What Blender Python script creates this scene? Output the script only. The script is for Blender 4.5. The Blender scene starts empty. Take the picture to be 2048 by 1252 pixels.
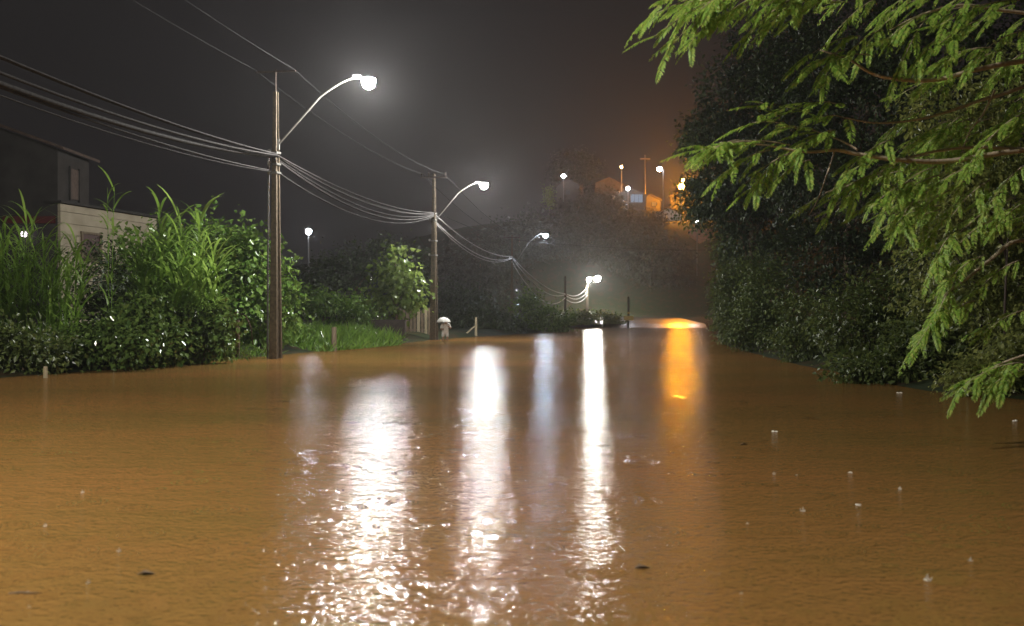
import bpy, bmesh, math, random
import numpy as np
from mathutils import Vector, Matrix

R = math.radians
random.seed(7)
rng = np.random.default_rng(7)
scene = bpy.context.scene
COL = scene.collection

# ------------------------------------------------------------------ camera, world, sun, exposure
CAM_H, FPX, CX, HY = 1.5, 1900.0, 1024.0, 632.0
cd = bpy.data.cameras.new("camera")
cam = bpy.data.objects.new("camera", cd); COL.objects.link(cam)
cam.location = (0, 0, CAM_H); cam.rotation_euler = (R(90), 0, 0)
cd.sensor_width = 36.0; cd.lens = 36.0 * FPX / 2048.0
cd.shift_y = (HY - 626.0) / 2048.0
cd.clip_start = 0.1; cd.clip_end = 3000
cd.dof.use_dof = True; cd.dof.focus_distance = 24.0; cd.dof.aperture_fstop = 1.6
scene.camera = cam

world = bpy.data.worlds.new("World"); scene.world = world; world.use_nodes = True
wn = world.node_tree; wn.nodes.clear()
sky = wn.nodes.new("ShaderNodeTexSky"); sky.sky_type = 'NISHITA'; sky.sun_disc = False
sky.sun_elevation = R(-4.0); sky.sun_rotation = R(200)
ov = wn.nodes.new("ShaderNodeRGB"); ov.outputs[0].default_value = (0.60, 0.55, 0.57, 1)   # low rain cloud lit by the town
mx = wn.nodes.new("ShaderNodeMixRGB"); mx.blend_type = 'ADD'; mx.inputs[0].default_value = 1.0
bg = wn.nodes.new("ShaderNodeBackground"); bg.inputs[1].default_value = 0.019
wo = wn.nodes.new("ShaderNodeOutputWorld")
wn.links.new(sky.outputs[0], mx.inputs[1]); wn.links.new(ov.outputs[0], mx.inputs[2])
wn.links.new(mx.outputs[0], bg.inputs[0]); wn.links.new(bg.outputs[0], wo.inputs[0])

sl = bpy.data.lights.new("moonlight", 'SUN'); sl.energy = 0.006; sl.angle = R(20); sl.color = (1, .95, .9)
so = bpy.data.objects.new("moonlight", sl); COL.objects.link(so); so.rotation_euler = (R(40), 0, R(200))

vs = scene.view_settings
vs.view_transform = 'Standard'; vs.look = 'None'; vs.gamma = 1.0; vs.exposure = 0.0
cy = scene.cycles
cy.use_denoising = True
cy.max_bounces = 5; cy.diffuse_bounces = 2; cy.glossy_bounces = 3; cy.transmission_bounces = 3
cy.volume_bounces = 0; cy.transparent_max_bounces = 6
cy.sample_clamp_indirect = 4.0; cy.sample_clamp_direct = 0.0
cy.caustics_reflective = False; cy.caustics_refractive = False

def P(px, py, Y):
    """world point at depth Y that the photograph shows at px, py (2048 wide)"""
    return Vector(((px - CX) / FPX * Y, Y, CAM_H + (HY - py) / FPX * Y))

# ------------------------------------------------------------------ helpers
def tag(o, label=None, cat=None, group=None, kind=None):
    if label: o["label"] = label
    if cat: o["category"] = cat
    if group: o["group"] = group
    if kind: o["kind"] = kind
    return o

def empty(name, loc=(0, 0, 0), rz=0.0):
    o = bpy.data.objects.new(name, None); COL.objects.link(o)
    o.location = loc; o.rotation_euler = (0, 0, rz); o.empty_display_size = .2
    return o

def link(name, me, parent=None):
    o = bpy.data.objects.new(name, me); COL.objects.link(o)
    if parent is not None: o.parent = parent
    return o

class MB:
    """collects geometry for ONE mesh object, in the thing's local space"""
    def __init__(s, off=(0, 0, 0)): s.v = []; s.f = []; s.o = Vector(off)
    def add(s, vs, fs):
        k = len(s.v); s.v += [tuple(Vector(a) - s.o) for a in vs]; s.f += [tuple(i + k for i in f) for f in fs]
        return s
    def box(s, c, d, rz=0.0, top=1.0, rx=0.0):
        m = Matrix.Rotation(rz, 3, 'Z') @ Matrix.Rotation(rx, 3, 'X'); c = Vector(c); vs = []
        for z in (-1, 1):
            t = top if z > 0 else 1.0
            for x, y in ((-1, -1), (1, -1), (1, 1), (-1, 1)):
                vs.append(c + m @ Vector((x * d[0] / 2 * t, y * d[1] / 2 * t, z * d[2] / 2)))
        return s.add(vs, [(3, 2, 1, 0), (4, 5, 6, 7), (0, 1, 5, 4), (1, 2, 6, 5), (2, 3, 7, 6), (3, 0, 4, 7)])
    def tube(s, pts, r, n=6, cap=True):
        pts = [Vector(p) for p in pts]; m = len(pts)
        rr = r if isinstance(r, (list, tuple)) else [r] * m
        vs = []; fs = []; up = Vector((0, 0, 1)); prev = None
        for i, p in enumerate(pts):
            t = (pts[min(i + 1, m - 1)] - pts[max(i - 1, 0)]).normalized()
            a = prev if prev is not None else (up.cross(t) if abs(t.z) < .95 else Vector((1, 0, 0)).cross(t))
            a = (a - t * a.dot(t)).normalized(); prev = a; b = t.cross(a)
            for k in range(n):
                g = 2 * math.pi * k / n
                vs.append(p + (a * math.cos(g) + b * math.sin(g)) * rr[i])
        for i in range(m - 1):
            for k in range(n):
                fs.append((i * n + k, i * n + (k + 1) % n, (i + 1) * n + (k + 1) % n, (i + 1) * n + k))
        if cap:
            fs.append(tuple(range(n - 1, -1, -1))); fs.append(tuple((m - 1) * n + k for k in range(n)))
        return s.add(vs, fs)
    def lathe(s, c, prof, n=12, sx=1.0, sy=1.0, m3=None):
        c = Vector(c); vs = []; fs = []; m3 = m3 or Matrix.Identity(3)
        for r, z in prof:
            for k in range(n):
                g = 2 * math.pi * k / n
                vs.append(c + m3 @ Vector((r * math.cos(g) * sx, r * math.sin(g) * sy, z)))
        for i in range(len(prof) - 1):
            for k in range(n):
                fs.append((i * n + k, i * n + (k + 1) % n, (i + 1) * n + (k + 1) % n, (i + 1) * n + k))
        fs.append(tuple(range(n - 1, -1, -1))); fs.append(tuple((len(prof) - 1) * n + k for k in range(n)))
        return s.add(vs, fs)
    def mesh(s, name, mat, smooth=False):
        me = bpy.data.meshes.new(name); me.from_pydata(s.v, [], s.f); me.update()
        if mat: me.materials.append(mat)
        if smooth: me.polygons.foreach_set("use_smooth", [True] * len(me.polygons))
        return me
    def build(s, name, mat, parent=None, smooth=False):
        return link(name, s.mesh(name, mat, smooth), parent)

def np_mesh(name, V, F, mat, smooth=False):
    """fast mesh from numpy: V (n,3); F (m,3) or (m,4)"""
    V = np.asarray(V, dtype=np.float32); F = np.asarray(F, dtype=np.int32)
    me = bpy.data.meshes.new(name); k = F.shape[1]
    me.vertices.add(len(V)); me.vertices.foreach_set("co", V.ravel())
    me.loops.add(F.size); me.loops.foreach_set("vertex_index", F.ravel())
    me.polygons.add(len(F)); me.polygons.foreach_set("loop_start", np.arange(0, F.size, k, dtype=np.int32))
    me.update(calc_edges=True); me.validate()
    if smooth: me.polygons.foreach_set("use_smooth", np.ones(len(F), dtype=bool))
    if mat: me.materials.append(mat)
    return me

def norm(a): return a / np.maximum(np.linalg.norm(a, axis=1, keepdims=True), 1e-9)

def leaf_geo(pts, dirs, nrm, L, W, fold=.18):
    """kite leaves folded along the midrib: returns V, F"""
    n = len(pts); d = norm(dirs); s = norm(np.cross(d, nrm)); u = np.cross(s, d)
    L = L[:, None]; W = W[:, None]
    b = pts; tip = pts + d * L - u * L * .12
    l = pts + d * L * .42 + s * W * .5 + u * W * fold; r = pts + d * L * .42 - s * W * .5 + u * W * fold
    V = np.stack([b, l, tip, r], 1).reshape(-1, 3)
    k = np.arange(n)[:, None] * 4
    F = np.concatenate([k + np.array([[0, 3, 2]]), k + np.array([[0, 2, 1]])], 0)
    return V, F

def merge(parts):
    Vs = []; Fs = []; k = 0
    for V, F in parts:
        Vs.append(V); Fs.append(F + k); k += len(V)
    return np.concatenate(Vs), np.concatenate(Fs)

# ------------------------------------------------------------------ materials
def nodes_of(m):
    m.use_nodes = True; nt = m.node_tree
    return nt, nt.nodes, nt.links

def mat_noise(name, c1, c2, scale=4.0, rough=.7, spec=.4, bump=0.0, stretch=(1, 1, 1), detail=5, metal=0.0):
    m = bpy.data.materials.new(name); nt, N, L = nodes_of(m); p = N["Principled BSDF"]
    tc = N.new("ShaderNodeTexCoord"); mp = N.new("ShaderNodeMapping"); mp.inputs["Scale"].default_value = stretch
    nz = N.new("ShaderNodeTexNoise"); nz.inputs["Scale"].default_value = scale; nz.inputs["Detail"].default_value = detail
    rp = N.new("ShaderNodeValToRGB"); rp.color_ramp.elements[0].position = .3; rp.color_ramp.elements[1].position = .7
    rp.color_ramp.elements[0].color = (*c1, 1); rp.color_ramp.elements[1].color = (*c2, 1)
    L.new(tc.outputs["Object"], mp.inputs[0]); L.new(mp.outputs[0], nz.inputs["Vector"])
    L.new(nz.outputs["Fac"], rp.inputs[0]); L.new(rp.outputs[0], p.inputs["Base Color"])
    p.inputs["Roughness"].default_value = rough; p.inputs["Specular IOR Level"].default_value = spec
    p.inputs["Metallic"].default_value = metal
    if bump:
        b = N.new("ShaderNodeBump"); b.inputs["Strength"].default_value = bump; b.inputs["Distance"].default_value = .02
        L.new(nz.outputs["Fac"], b.inputs["Height"]); L.new(b.outputs[0], p.inputs["Normal"])
    return m

def mat_leaf(name, cols, rough=.3, transl=.3, spec=.5):
    m = bpy.data.materials.new(name); nt, N, L = nodes_of(m); p = N["Principled BSDF"]; out = N["Material Output"]
    g = N.new("ShaderNodeNewGeometry"); rp = N.new("ShaderNodeValToRGB"); cr = rp.color_ramp
    while len(cr.elements) < len(cols): cr.elements.new(.5)
    for i, c in enumerate(cols):
        cr.elements[i].position = i / max(1, len(cols) - 1); cr.elements[i].color = (*c, 1)
    L.new(g.outputs["Random Per Island"], rp.inputs[0]); L.new(rp.outputs[0], p.inputs["Base Color"])
    p.inputs["Roughness"].default_value = rough; p.inputs["Specular IOR Level"].default_value = spec
    t = N.new("ShaderNodeBsdfTranslucent"); hs = N.new("ShaderNodeHueSaturation")
    hs.inputs["Hue"].default_value = .485; hs.inputs["Value"].default_value = 1.5; L.new(rp.outputs[0], hs.inputs["Color"]); L.new(hs.outputs[0], t.inputs[0])
    mix = N.new("ShaderNodeMixShader"); mix.inputs[0].default_value = transl
    L.new(p.outputs[0], mix.inputs[1]); L.new(t.outputs[0], mix.inputs[2]); L.new(mix.outputs[0], out.inputs[0])
    return m

def mat_emit(name, col, strength):
    m = bpy.data.materials.new(name); nt, N, L = nodes_of(m); N.remove(N["Principled BSDF"])
    e = N.new("ShaderNodeEmission"); e.inputs[0].default_value = (*col, 1); e.inputs[1].default_value = strength
    L.new(e.outputs[0], N["Material Output"].inputs[0])
    return m

M = {}
M['concrete'] = mat_noise("pole concrete", (.065, .052, .035), (.14, .108, .07), 9, .75, .3, .3)
M['dark_concrete'] = mat_noise("wet stained concrete", (.028, .022, .018), (.065, .05, .04), 6, .45, .4, .2)
M['steel'] = mat_noise("galvanised steel", (.09, .09, .08), (.16, .155, .14), 20, .45, .5)
M['housing'] = mat_noise("lamp housing", (.16, .16, .17), (.25, .25, .25), 10, .5)
M['rubber'] = mat_noise("cable sheath", (.012, .012, .012), (.02, .02, .02), 14, .8, .1)
M['bundle'] = mat_noise("weathered cable", (.025, .0235, .023), (.06, .056, .054), 9, .8, .1)
M['bundle_lit'] = mat_noise('lamplit far cable', (.22, .215, .21), (.36, .35, .34), 3, .6, .3)  # lighter copy of the cable colour, lamp light on far spans painted in
M['ceramic'] = mat_noise("insulator", (.35, .34, .32), (.5, .5, .48), 5, .2, .6)
M['wood'] = mat_noise("grey wood", (.10, .075, .05), (.24, .19, .13), 5, .8, .2, .4, (6, 6, .7))
M['wood_pale'] = mat_noise("pale wood", (.26, .22, .14), (.42, .36, .24), 5, .8, .2, .4, (6, 6, .7))
M['bark'] = mat_noise("bark", (.09, .065, .045), (.20, .15, .10), 8, .85, .2, .5, (3, 3, 1))
M['bark_pale'] = mat_noise("pale wet bark", (.36, .29, .21), (.58, .48, .36), 12, .5, .4, .5, (2, 2, 1))
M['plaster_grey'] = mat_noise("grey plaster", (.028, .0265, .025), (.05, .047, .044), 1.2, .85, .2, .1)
M['plaster_cream'] = mat_noise("cream plaster", (.31, .27, .195), (.46, .40, .30), 1.0, .85, .2, .15)
M['plaster_white'] = mat_noise("white plaster", (.55, .54, .52), (.78, .77, .75), 1.0, .85, .2)
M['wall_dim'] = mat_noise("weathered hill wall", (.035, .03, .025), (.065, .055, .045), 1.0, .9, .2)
M['red_earth'] = mat_noise('red earth', (.20, .10, .06), (.32, .18, .12), 1.5, .9, .1, .4)
M['roof_tile'] = mat_noise("roof tile", (.05, .035, .028), (.09, .06, .045), 3, .8)
M['red_paint'] = mat_noise("dull red paint", (.055, .010, .011), (.09, .016, .016), 4, .6)
M['shutter'] = mat_noise("red brown shutter", (.045, .018, .014), (.075, .028, .022), 6, .6)
M['yellow'] = mat_noise("yellow board", (.55, .36, .08), (.75, .5, .14), 4, .6)
M['cloth_white'] = mat_noise("white cloth", (.75, .74, .70), (.85, .84, .80), 6, .6)
M['cloth_pale'] = mat_noise("pale grey clothes", (.55, .54, .53), (.75, .74, .73), 6, .8)
M['skin'] = mat_noise("skin", (.28, .17, .11), (.34, .21, .14), 6, .5)
M['hair'] = mat_noise("dark hair", (.02, .016, .013), (.04, .03, .025), 12, .5)
M['foam'] = mat_noise("foam", (.62, .58, .50), (.85, .82, .76), 30, .25, .6)
M['glass_blue'] = mat_noise("window glass", (.04, .05, .06), (.07, .08, .1), 3, .1, .6)
M['brown_crate'] = mat_noise("dark crate wood", (.035, .025, .02), (.07, .05, .04), 6, .6, .3, .3)

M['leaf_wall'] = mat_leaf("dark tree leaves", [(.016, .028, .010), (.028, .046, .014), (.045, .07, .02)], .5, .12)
M['leaf_bank'] = mat_leaf("bank shrub leaves", [(.04, .065, .016), (.075, .11, .027), (.13, .165, .045)], .42, .25)
M['leaf_dull'] = mat_leaf('dull small leaves', [(.08, .105, .03), (.17, .205, .055), (.28, .31, .095)], .35, .35)
M['leaf_frond'] = mat_leaf("frond leaflets", [(.13, .25, .035), (.19, .335, .05), (.28, .42, .09), (.34, .40, .08)], .4, .42, .35)
M['leaf_cane'] = mat_leaf("cane grass blades", [(.10, .185, .03), (.155, .275, .045), (.22, .35, .075)], .28, .4)
M['leaf_bush'] = mat_leaf("broad bush leaves", [(.075, .15, .028), (.125, .225, .045), (.20, .31, .07)], .26, .35)
M['leaf_glossy'] = mat_leaf("glossy wet leaves", [(.045, .085, .022), (.08, .135, .03), (.13, .20, .05)], .13, .2, .8)
M['leaf_vine'] = mat_leaf("heart vine leaves", [(.08, .135, .03), (.135, .205, .045), (.21, .29, .08)], .25, .35)
M['leaf_far'] = mat_leaf("far tree leaves", [(.010, .016, .008), (.018, .027, .012), (.028, .04, .016)], .6, .1)
M['grass'] = mat_leaf("bank grass", [(.08, .17, .025), (.13, .25, .036), (.19, .32, .055)], .35, .35)

# ------------------------------------------------------------------ ground and water
LB = np.array([(-60, -18), (0, -14.5), (15, -13.2), (23, -12.5), (27, -11.1), (35.6, -9.2), (42, -7.9), (49, -6.3), (55, -5.6), (59, -5.1), (66, -3.4), (79, .7), (102, 6.8), (124, 8.2), (140, 9), (700, 9)])
RB = np.array([(-60, 13), (0, 11.5), (12, 10.2), (17, 9.2), (19.3, 8.3), (32.4, 9.1), (49, 11), (75, 16), (102, 22), (124, 28), (140, 30), (700, 30)])
def sst(t): t = np.clip(t, 0, 1); return t * t * (3 - 2 * t)
def hnoise(x, y):
    return (np.sin(x * .9 + 1.3) * np.cos(y * .7) + .6 * np.sin(x * 1.7 + y * 1.1) + .4 * np.cos(x * 3.1 - y * 2.3)) / 2
def gz(x, y):
    x = np.asarray(x, float); y = np.asarray(y, float)
    xl = np.interp(y, LB[:, 0], LB[:, 1]); xr = np.interp(y, RB[:, 0], RB[:, 1])
    d = np.maximum(np.maximum(xl - x, x - xr), (y - 124) * .5)
    zin = -.9 * sst(-d / 3.0)
    side_r = np.maximum(x - xr, 0)
    zout = .35 * sst(d / 1.8) + .03 * np.clip(d, 0, 30) + .10 * hnoise(x, y) * sst(d / 3) + 2.6 * sst((side_r - 3) / 14) * sst((130 - y) / 20)
    z = np.where(d < 0, zin, zout)
    hx = .45 + .55 * sst((x + 70) / 75)
    hill = 23.5 * sst((y - 192) / 40) * hx + 9 * sst((y - 240) / 160) * hx
    return z + hill

def grid_axis(segs):
    out = []
    for a, b, st in segs:
        out += list(np.arange(a, b, st))
    out.append(segs[-1][1]); return np.array(out)
gx = grid_axis([(-400, -100, 25), (-100, -36, 4), (-36, -16, 1.0), (-16, 30, .45), (30, 60, 1.2), (60, 120, 5), (120, 400, 28)])
gy = grid_axis([(-60, 0, 6), (0, 12, 1.5), (12, 70, .7), (70, 130, 1.2), (130, 190, 5), (190, 250, 2), (250, 400, 15), (400, 700, 50)])
GX, GY = np.meshgrid(gx, gy)
V = np.stack([GX.ravel(), GY.ravel(), gz(GX, GY).ravel()], 1)
nx, ny = len(gx), len(gy)
ii = (np.arange(ny - 1)[:, None] * nx + np.arange(nx - 1)[None]).ravel()
F = np.stack([ii, ii + 1, ii + nx + 1, ii + nx], 1)
mg = bpy.data.materials.new("muddy ground"); nt, N, L = nodes_of(mg); p = N["Principled BSDF"]
tc = N.new("ShaderNodeTexCoord"); nz = N.new("ShaderNodeTexNoise"); nz.inputs["Scale"].default_value = .9; nz.inputs["Detail"].default_value = 8
rp = N.new("ShaderNodeValToRGB"); e = rp.color_ramp.elements
e[0].position = .30; e[0].color = (.06, .036, .018, 1); e[1].position = .52; e[1].color = (.024, .034, .014, 1)
L.new(tc.outputs["Object"], nz.inputs["Vector"]); L.new(nz.outputs["Fac"], rp.inputs[0]); L.new(rp.outputs[0], p.inputs["Base Color"])
p.inputs["Roughness"].default_value = .85; p.inputs["Specular IOR Level"].default_value = .12
b = N.new("ShaderNodeBump"); b.inputs["Strength"].default_value = .6; b.inputs["Distance"].default_value = .1
nz2 = N.new("ShaderNodeTexNoise"); nz2.inputs["Scale"].default_value = 6; nz2.inputs["Detail"].default_value = 6
L.new(tc.outputs["Object"], nz2.inputs["Vector"]); L.new(nz2.outputs["Fac"], b.inputs["Height"]); L.new(b.outputs[0], p.inputs["Normal"])
ground = link("ground", np_mesh("ground", V, F, mg, True)); tag(ground, kind="structure")

# flood water: one sheet, ripples and rain rings as true surface slopes in the shader
mw = bpy.data.materials.new("muddy flood water"); nt, N, L = nodes_of(mw); p = N["Principled BSDF"]
geo = N.new("ShaderNodeNewGeometry")
def vmath(op, a, b=None):
    n = N.new("ShaderNodeVectorMath"); n.operation = op
    for i, q in enumerate((a, b)):
        if q is None: continue
        if hasattr(q, "links") or hasattr(q, "is_linked"): L.new(q, n.inputs[i])
        else: n.inputs[i].default_value = q
    return n.outputs[0]
def fmath(op, a, b=None, c=None):
    n = N.new("ShaderNodeMath"); n.operation = op
    for i, q in enumerate((a, b, c)):
        if q is None: continue
        if isinstance(q, (int, float)): n.inputs[i].default_value = q
        else: L.new(q, n.inputs[i])
    return n.outputs[0]
def noise(vec, scale, detail=2.0, rough=.5, st=(1, 1, 1)):
    v = vmath('MULTIPLY', vec, st)
    n = N.new("ShaderNodeTexNoise"); n.inputs["Scale"].default_value = scale; n.inputs["Detail"].default_value = detail
    n.inputs["Roughness"].default_value = rough; L.new(v, n.inputs["Vector"]); return n.outputs["Fac"]
def height(vec):
    a = fmath('MULTIPLY', noise(vec, 21.0, 2.0, .5, (.8, 1.15, 1)), .0215)
    b_ = fmath('MULTIPLY', noise(vec, 4.5, 1.0, .5, (.7, 1.2, 1)), .016)
    vo = N.new("ShaderNodeTexVoronoi"); vo.feature = 'F1'; vo.inputs["Scale"].default_value = 3.4; vo.inputs["Randomness"].default_value = 1.0
    L.new(vec, vo.inputs["Vector"]); d_ = vo.outputs["Distance"]
    ring = fmath('MULTIPLY', fmath('SINE', fmath('MULTIPLY', d_, 40.0)), fmath('POWER', 2.718, fmath('MULTIPLY', d_, -6.0)))
    return fmath('ADD', fmath('ADD', a, b_), fmath('MULTIPLY', ring, .0014))
pos = geo.outputs["Position"]; EPS = .005
h0 = height(pos); hx_ = height(vmath('ADD', pos, (EPS, 0, 0))); hy_ = height(vmath('ADD', pos, (0, EPS, 0)))
band = noise(pos, 1.0, 3.0, .55, (.035, .30, 1))           # calm and ruffled lanes of the slow current
amp = N.new("ShaderNodeMapRange"); amp.inputs["From Min"].default_value = .36; amp.inputs["From Max"].default_value = .56
amp.inputs["To Min"].default_value = .80; amp.inputs["To Max"].default_value = 1.0; L.new(band, amp.inputs["Value"])
K = fmath('MULTIPLY', amp.outputs[0], -.43 / EPS)
sx_ = fmath('MULTIPLY', fmath('SUBTRACT', hx_, h0), K); sy_ = fmath('MULTIPLY', fmath('SUBTRACT', hy_, h0), fmath('MULTIPLY', K, 2.15))
cb = N.new("ShaderNodeCombineXYZ"); L.new(sx_, cb.inputs[0]); L.new(sy_, cb.inputs[1]); cb.inputs[2].default_value = 1.0
rip = vmath('NORMALIZE', cb.outputs[0])
silt = fmath('ADD', fmath('MULTIPLY', noise(pos, .16, 4.0, .6, (.6, 1.0, 1)), .78), fmath('MULTIPLY', noise(pos, 1.0, 4.0, .65, (.35, 2.2, 1)), .22))
rp = N.new("ShaderNodeValToRGB"); e = rp.color_ramp.elements
e[0].position = .35; e[0].color = (.20, .122, .034, 1); e[1].position = .68; e[1].color = (.31, .142, .046, 1)
L.new(silt, rp.inputs[0]); N.remove(p)
df = N.new("ShaderNodeBsdfDiffuse"); L.new(rp.outputs[0], df.inputs["Color"])
gl = N.new("ShaderNodeBsdfGlossy"); gl.inputs["Color"].default_value = (.60, .60, .60, 1); gl.inputs["Roughness"].default_value = .10; L.new(rip, gl.inputs["Normal"])
fr = N.new("ShaderNodeFresnel"); fr.inputs["IOR"].default_value = 1.33; L.new(rip, fr.inputs["Normal"])
ms = N.new("ShaderNodeMixShader"); L.new(fr.outputs[0], ms.inputs[0]); L.new(df.outputs[0], ms.inputs[1]); L.new(gl.outputs[0], ms.inputs[2])
L.new(ms.outputs[0], N["Material Output"].inputs[0])
me = bpy.data.meshes.new("flood_water")
wx = np.linspace(-45, 62, 60); wy = np.linspace(-40, 136, 100); WX, WY = np.meshgrid(wx, wy)
wi = (np.arange(99)[:, None] * 60 + np.arange(59)[None]).ravel()
water = link("flood_water", np_mesh("flood_water", np.stack([WX.ravel(), WY.ravel(), 0 * WX.ravel()], 1), np.stack([wi, wi + 1, wi + 61, wi + 60], 1), mw))
tag(water, kind="structure")

ry = np.concatenate([np.arange(122, 150, 1.0), np.arange(150, 192, 3.0)]); ru = np.linspace(0, 1, 9)
RU, RY = np.meshgrid(ru, ry); RX = 10.5 + RU * 15.0 + (RY - 124) * .10
RZ = gz(RX, RY) + .07 + .05 * (1 - (2 * RU - 1) ** 2)
ri = (np.arange(len(ry) - 1)[:, None] * 9 + np.arange(8)[None]).ravel()
road = link("road", np_mesh("road", np.stack([RX.ravel(), RY.ravel(), RZ.ravel()], 1), np.stack([ri, ri + 1, ri + 10, ri + 9], 1), mat_noise("wet asphalt", (.035, .034, .033), (.06, .057, .054), 2.5, .24, .6, .25), True))
tag(road, kind="structure")

# ------------------------------------------------------------------ street poles
LAMP = dict(near=380.0)
E_white = mat_emit("lamp glow cool white", (1.0, .975, .93), 3100)
E_white0 = mat_emit("added lamp glow white", (1.0, .94, .83), 5000)  # for the added lamp out of view
E_blue = mat_emit("lamp glow blue white", (.72, .84, 1.0), 1500)
E_far = mat_emit("lamp glow far white", (1.0, .96, .86), 1050)
E_small = mat_emit("lamp glow small white", (.86, .90, 1.0), 420)
E_dim = mat_emit("lamp glow dim white", (.88, .90, 1.0), 260)
E_orange = mat_emit("lamp glow sodium", (1.0, .36, .022), 2400)
E_town = mat_emit("lamp glow town white", (.95, .93, 1.0), 110)

def lamp_bowl(mb, c, r=.24, h=.24, yaw=0.0):
    prof = [(.25 * r, -h), (.62 * r, -h * .86), (.92 * r, -h * .55), (r, -h * .15), (r * .97, 0.0)]
    mb.lathe(c, prof, 12, 1.06, .96, Matrix.Rotation(yaw, 3, 'Z'))
    return mb

def pole(name, label, X, Y, H, arm, lamp, em, group, base_w=.46, top_w=.17, yaw=0.0, cross=True, z0=-1.2, bowl=(.225, .34), stained=2.2, clamps=(), pipe=False, bracket=False):
    """double-T concrete pole; arm = (attach z) ; lamp = world position of the lamp or None"""
    t = empty(name, (X, Y, 0)); o = (X, Y, 0)
    tag(t, label, "utility pole", group)
    def wd(z): return base_w + (top_w - base_w) * max(0, min(1, z / H))
    lo = stained
    def seg(a, b_):
        mb = MB(); wa, wb = wd(max(a, 0)), wd(b_)
        for sgn in (-1, 1):                        # two flanges and a web between
            vs = []
            for z, w in ((a, wa), (b_, wb)):
                for x, y in ((-.5, -.5), (.5, -.5), (.5, -.28), (-.5, -.28)):
                    yy = y if sgn < 0 else -y
                    vs.append((x * w * .86, yy * w, z))
            f = [(0, 1, 2, 3), (4, 5, 6, 7), (0, 1, 5, 4), (1, 2, 6, 5), (2, 3, 7, 6), (3, 0, 4, 7)]
            mb.add(vs, f)
        vs = []
        for z, w in ((a, wa), (b_, wb)):
            for x, y in ((-.22, -.29), (.22, -.29), (.22, .29), (-.22, .29)): vs.append((x * w * .86, y * w, z))
        mb.add(vs, [(0, 1, 2, 3), (4, 5, 6, 7), (0, 1, 5, 4), (1, 2, 6, 5), (2, 3, 7, 6), (3, 0, 4, 7)])
        return mb
    s = seg(z0, H).build("shaft", M['concrete'], t); s.rotation_euler.z = yaw
    if False:
        b_ = MB()
        wa, wb = wd(0) + .012, wd(lo) + .012
        vs = [(x * w * .86, y * w, z) for z, w in ((z0, wa), (lo, wb)) for x, y in ((-.5, -.5), (.5, -.5), (.5, .5), (-.5, .5))]
        b_.add(vs, [(3, 2, 1, 0), (4, 5, 6, 7), (0, 1, 5, 4), (1, 2, 6, 5), (2, 3, 7, 6), (3, 0, 4, 7)])
        bo = b_.build("base_jacket", M['dark_concrete'], t); bo.rotation_euler.z = yaw
    for z in clamps:
        w = wd(z) + .05
        MB().box((0, 0, z), (w, w, .07), yaw).build("clamp_band", M['steel'], t)
        ins = MB(); ins.lathe((-w / 2 - .10, -.02, z - .03), [(.03, 0), (.075, .03), (.05, .07), (.075, .11), (.03, .15)], 8)
        ins.build("spool_insulator", M['ceramic'], t, True)
    if cross:
        ca = MB(); ca.box((0, -wd(H) / 2 - .05, H - .25), (1.7, .09, .11)); co = ca.build("crossarm", M['brown_crate'], t); co.rotation_euler.z = -.13
        for x in (-.75, -.30, .75):
            ins = MB(); ins.lathe((x, -wd(H) / 2 - .05, H - .195), [(.02, 0), (.02, .08), (.07, .10), (.05, .15), (.07, .18), (.03, .25)], 8)
            io = ins.build("pin_insulator", M['brown_crate'], t, True); io.rotation_euler.z = -.13
    if bracket:
        MB().tube([(0, 0, H - .4), (0, 0, H + .8)], .03, 6).build("top_pin", M['brown_crate'], t)
        MB().box((0, 0, H + .72), (1.46, .06, .06), -.13).build("line_bracket", M['brown_crate'], t)
    if pipe:
        MB().tube([(-.30, .05, -1), (-.29, .05, 3.5), (-.27, .05, arm - .45)], .035, 6).build("cable_duct", M['steel'], t)
    if lamp is not None:
        lp = Vector(lamp) - Vector(o); a0 = Vector((wd(arm) / 2 * .8, 0, arm))
        d = Vector((lp.x, lp.y, 0)); dl = d.length; d.normalize(); pts = []
        rise = lp.z + .10 - arm
        for i in range(15):                        # straight rise that bends over to level
            u = i / 14
            zz = arm + rise * (1 - (1 - u) ** 2.0 if u > .55 else 1.58 * u - .0)
            zz = arm + rise * min(1.0, (1.42 * u if u < .5 else .71 + .29 * math.sin((u - .5) * math.pi)))
            q = a0.lerp(Vector((lp.x, lp.y, 0)), u * .94); pts.append((q.x, q.y, zz))
        am = MB().tube(pts, .038, 8); am.box((a0.x + .01, a0.y, arm + .02), (.09, .12, .38)); am.build("lamp_arm", M['steel'], t, False)
        y_ = math.atan2(lp.y, lp.x)
        hd = MB(); hd.lathe((lp.x, lp.y, lp.z), [(bowl[0] * .98, .0), (bowl[0] * .95, .04), (bowl[0] * .75, .08), (bowl[0] * .4, .11), (.04, .12)], 12, 1.1, .86, Matrix.Rotation(y_, 3, 'Z'))
        hd.box((lp.x - math.cos(y_) * .42, lp.y - math.sin(y_) * .42, lp.z + .09), (.30, .13, .12), y_)
        ho = hd.build("lamp_head", M['housing'], t, False)
        lamp_bowl(MB(), (lp.x, lp.y, lp.z - .004), bowl[0], bowl[1], y_).build("lamp_bowl", em, ho, True)
    return t

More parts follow.
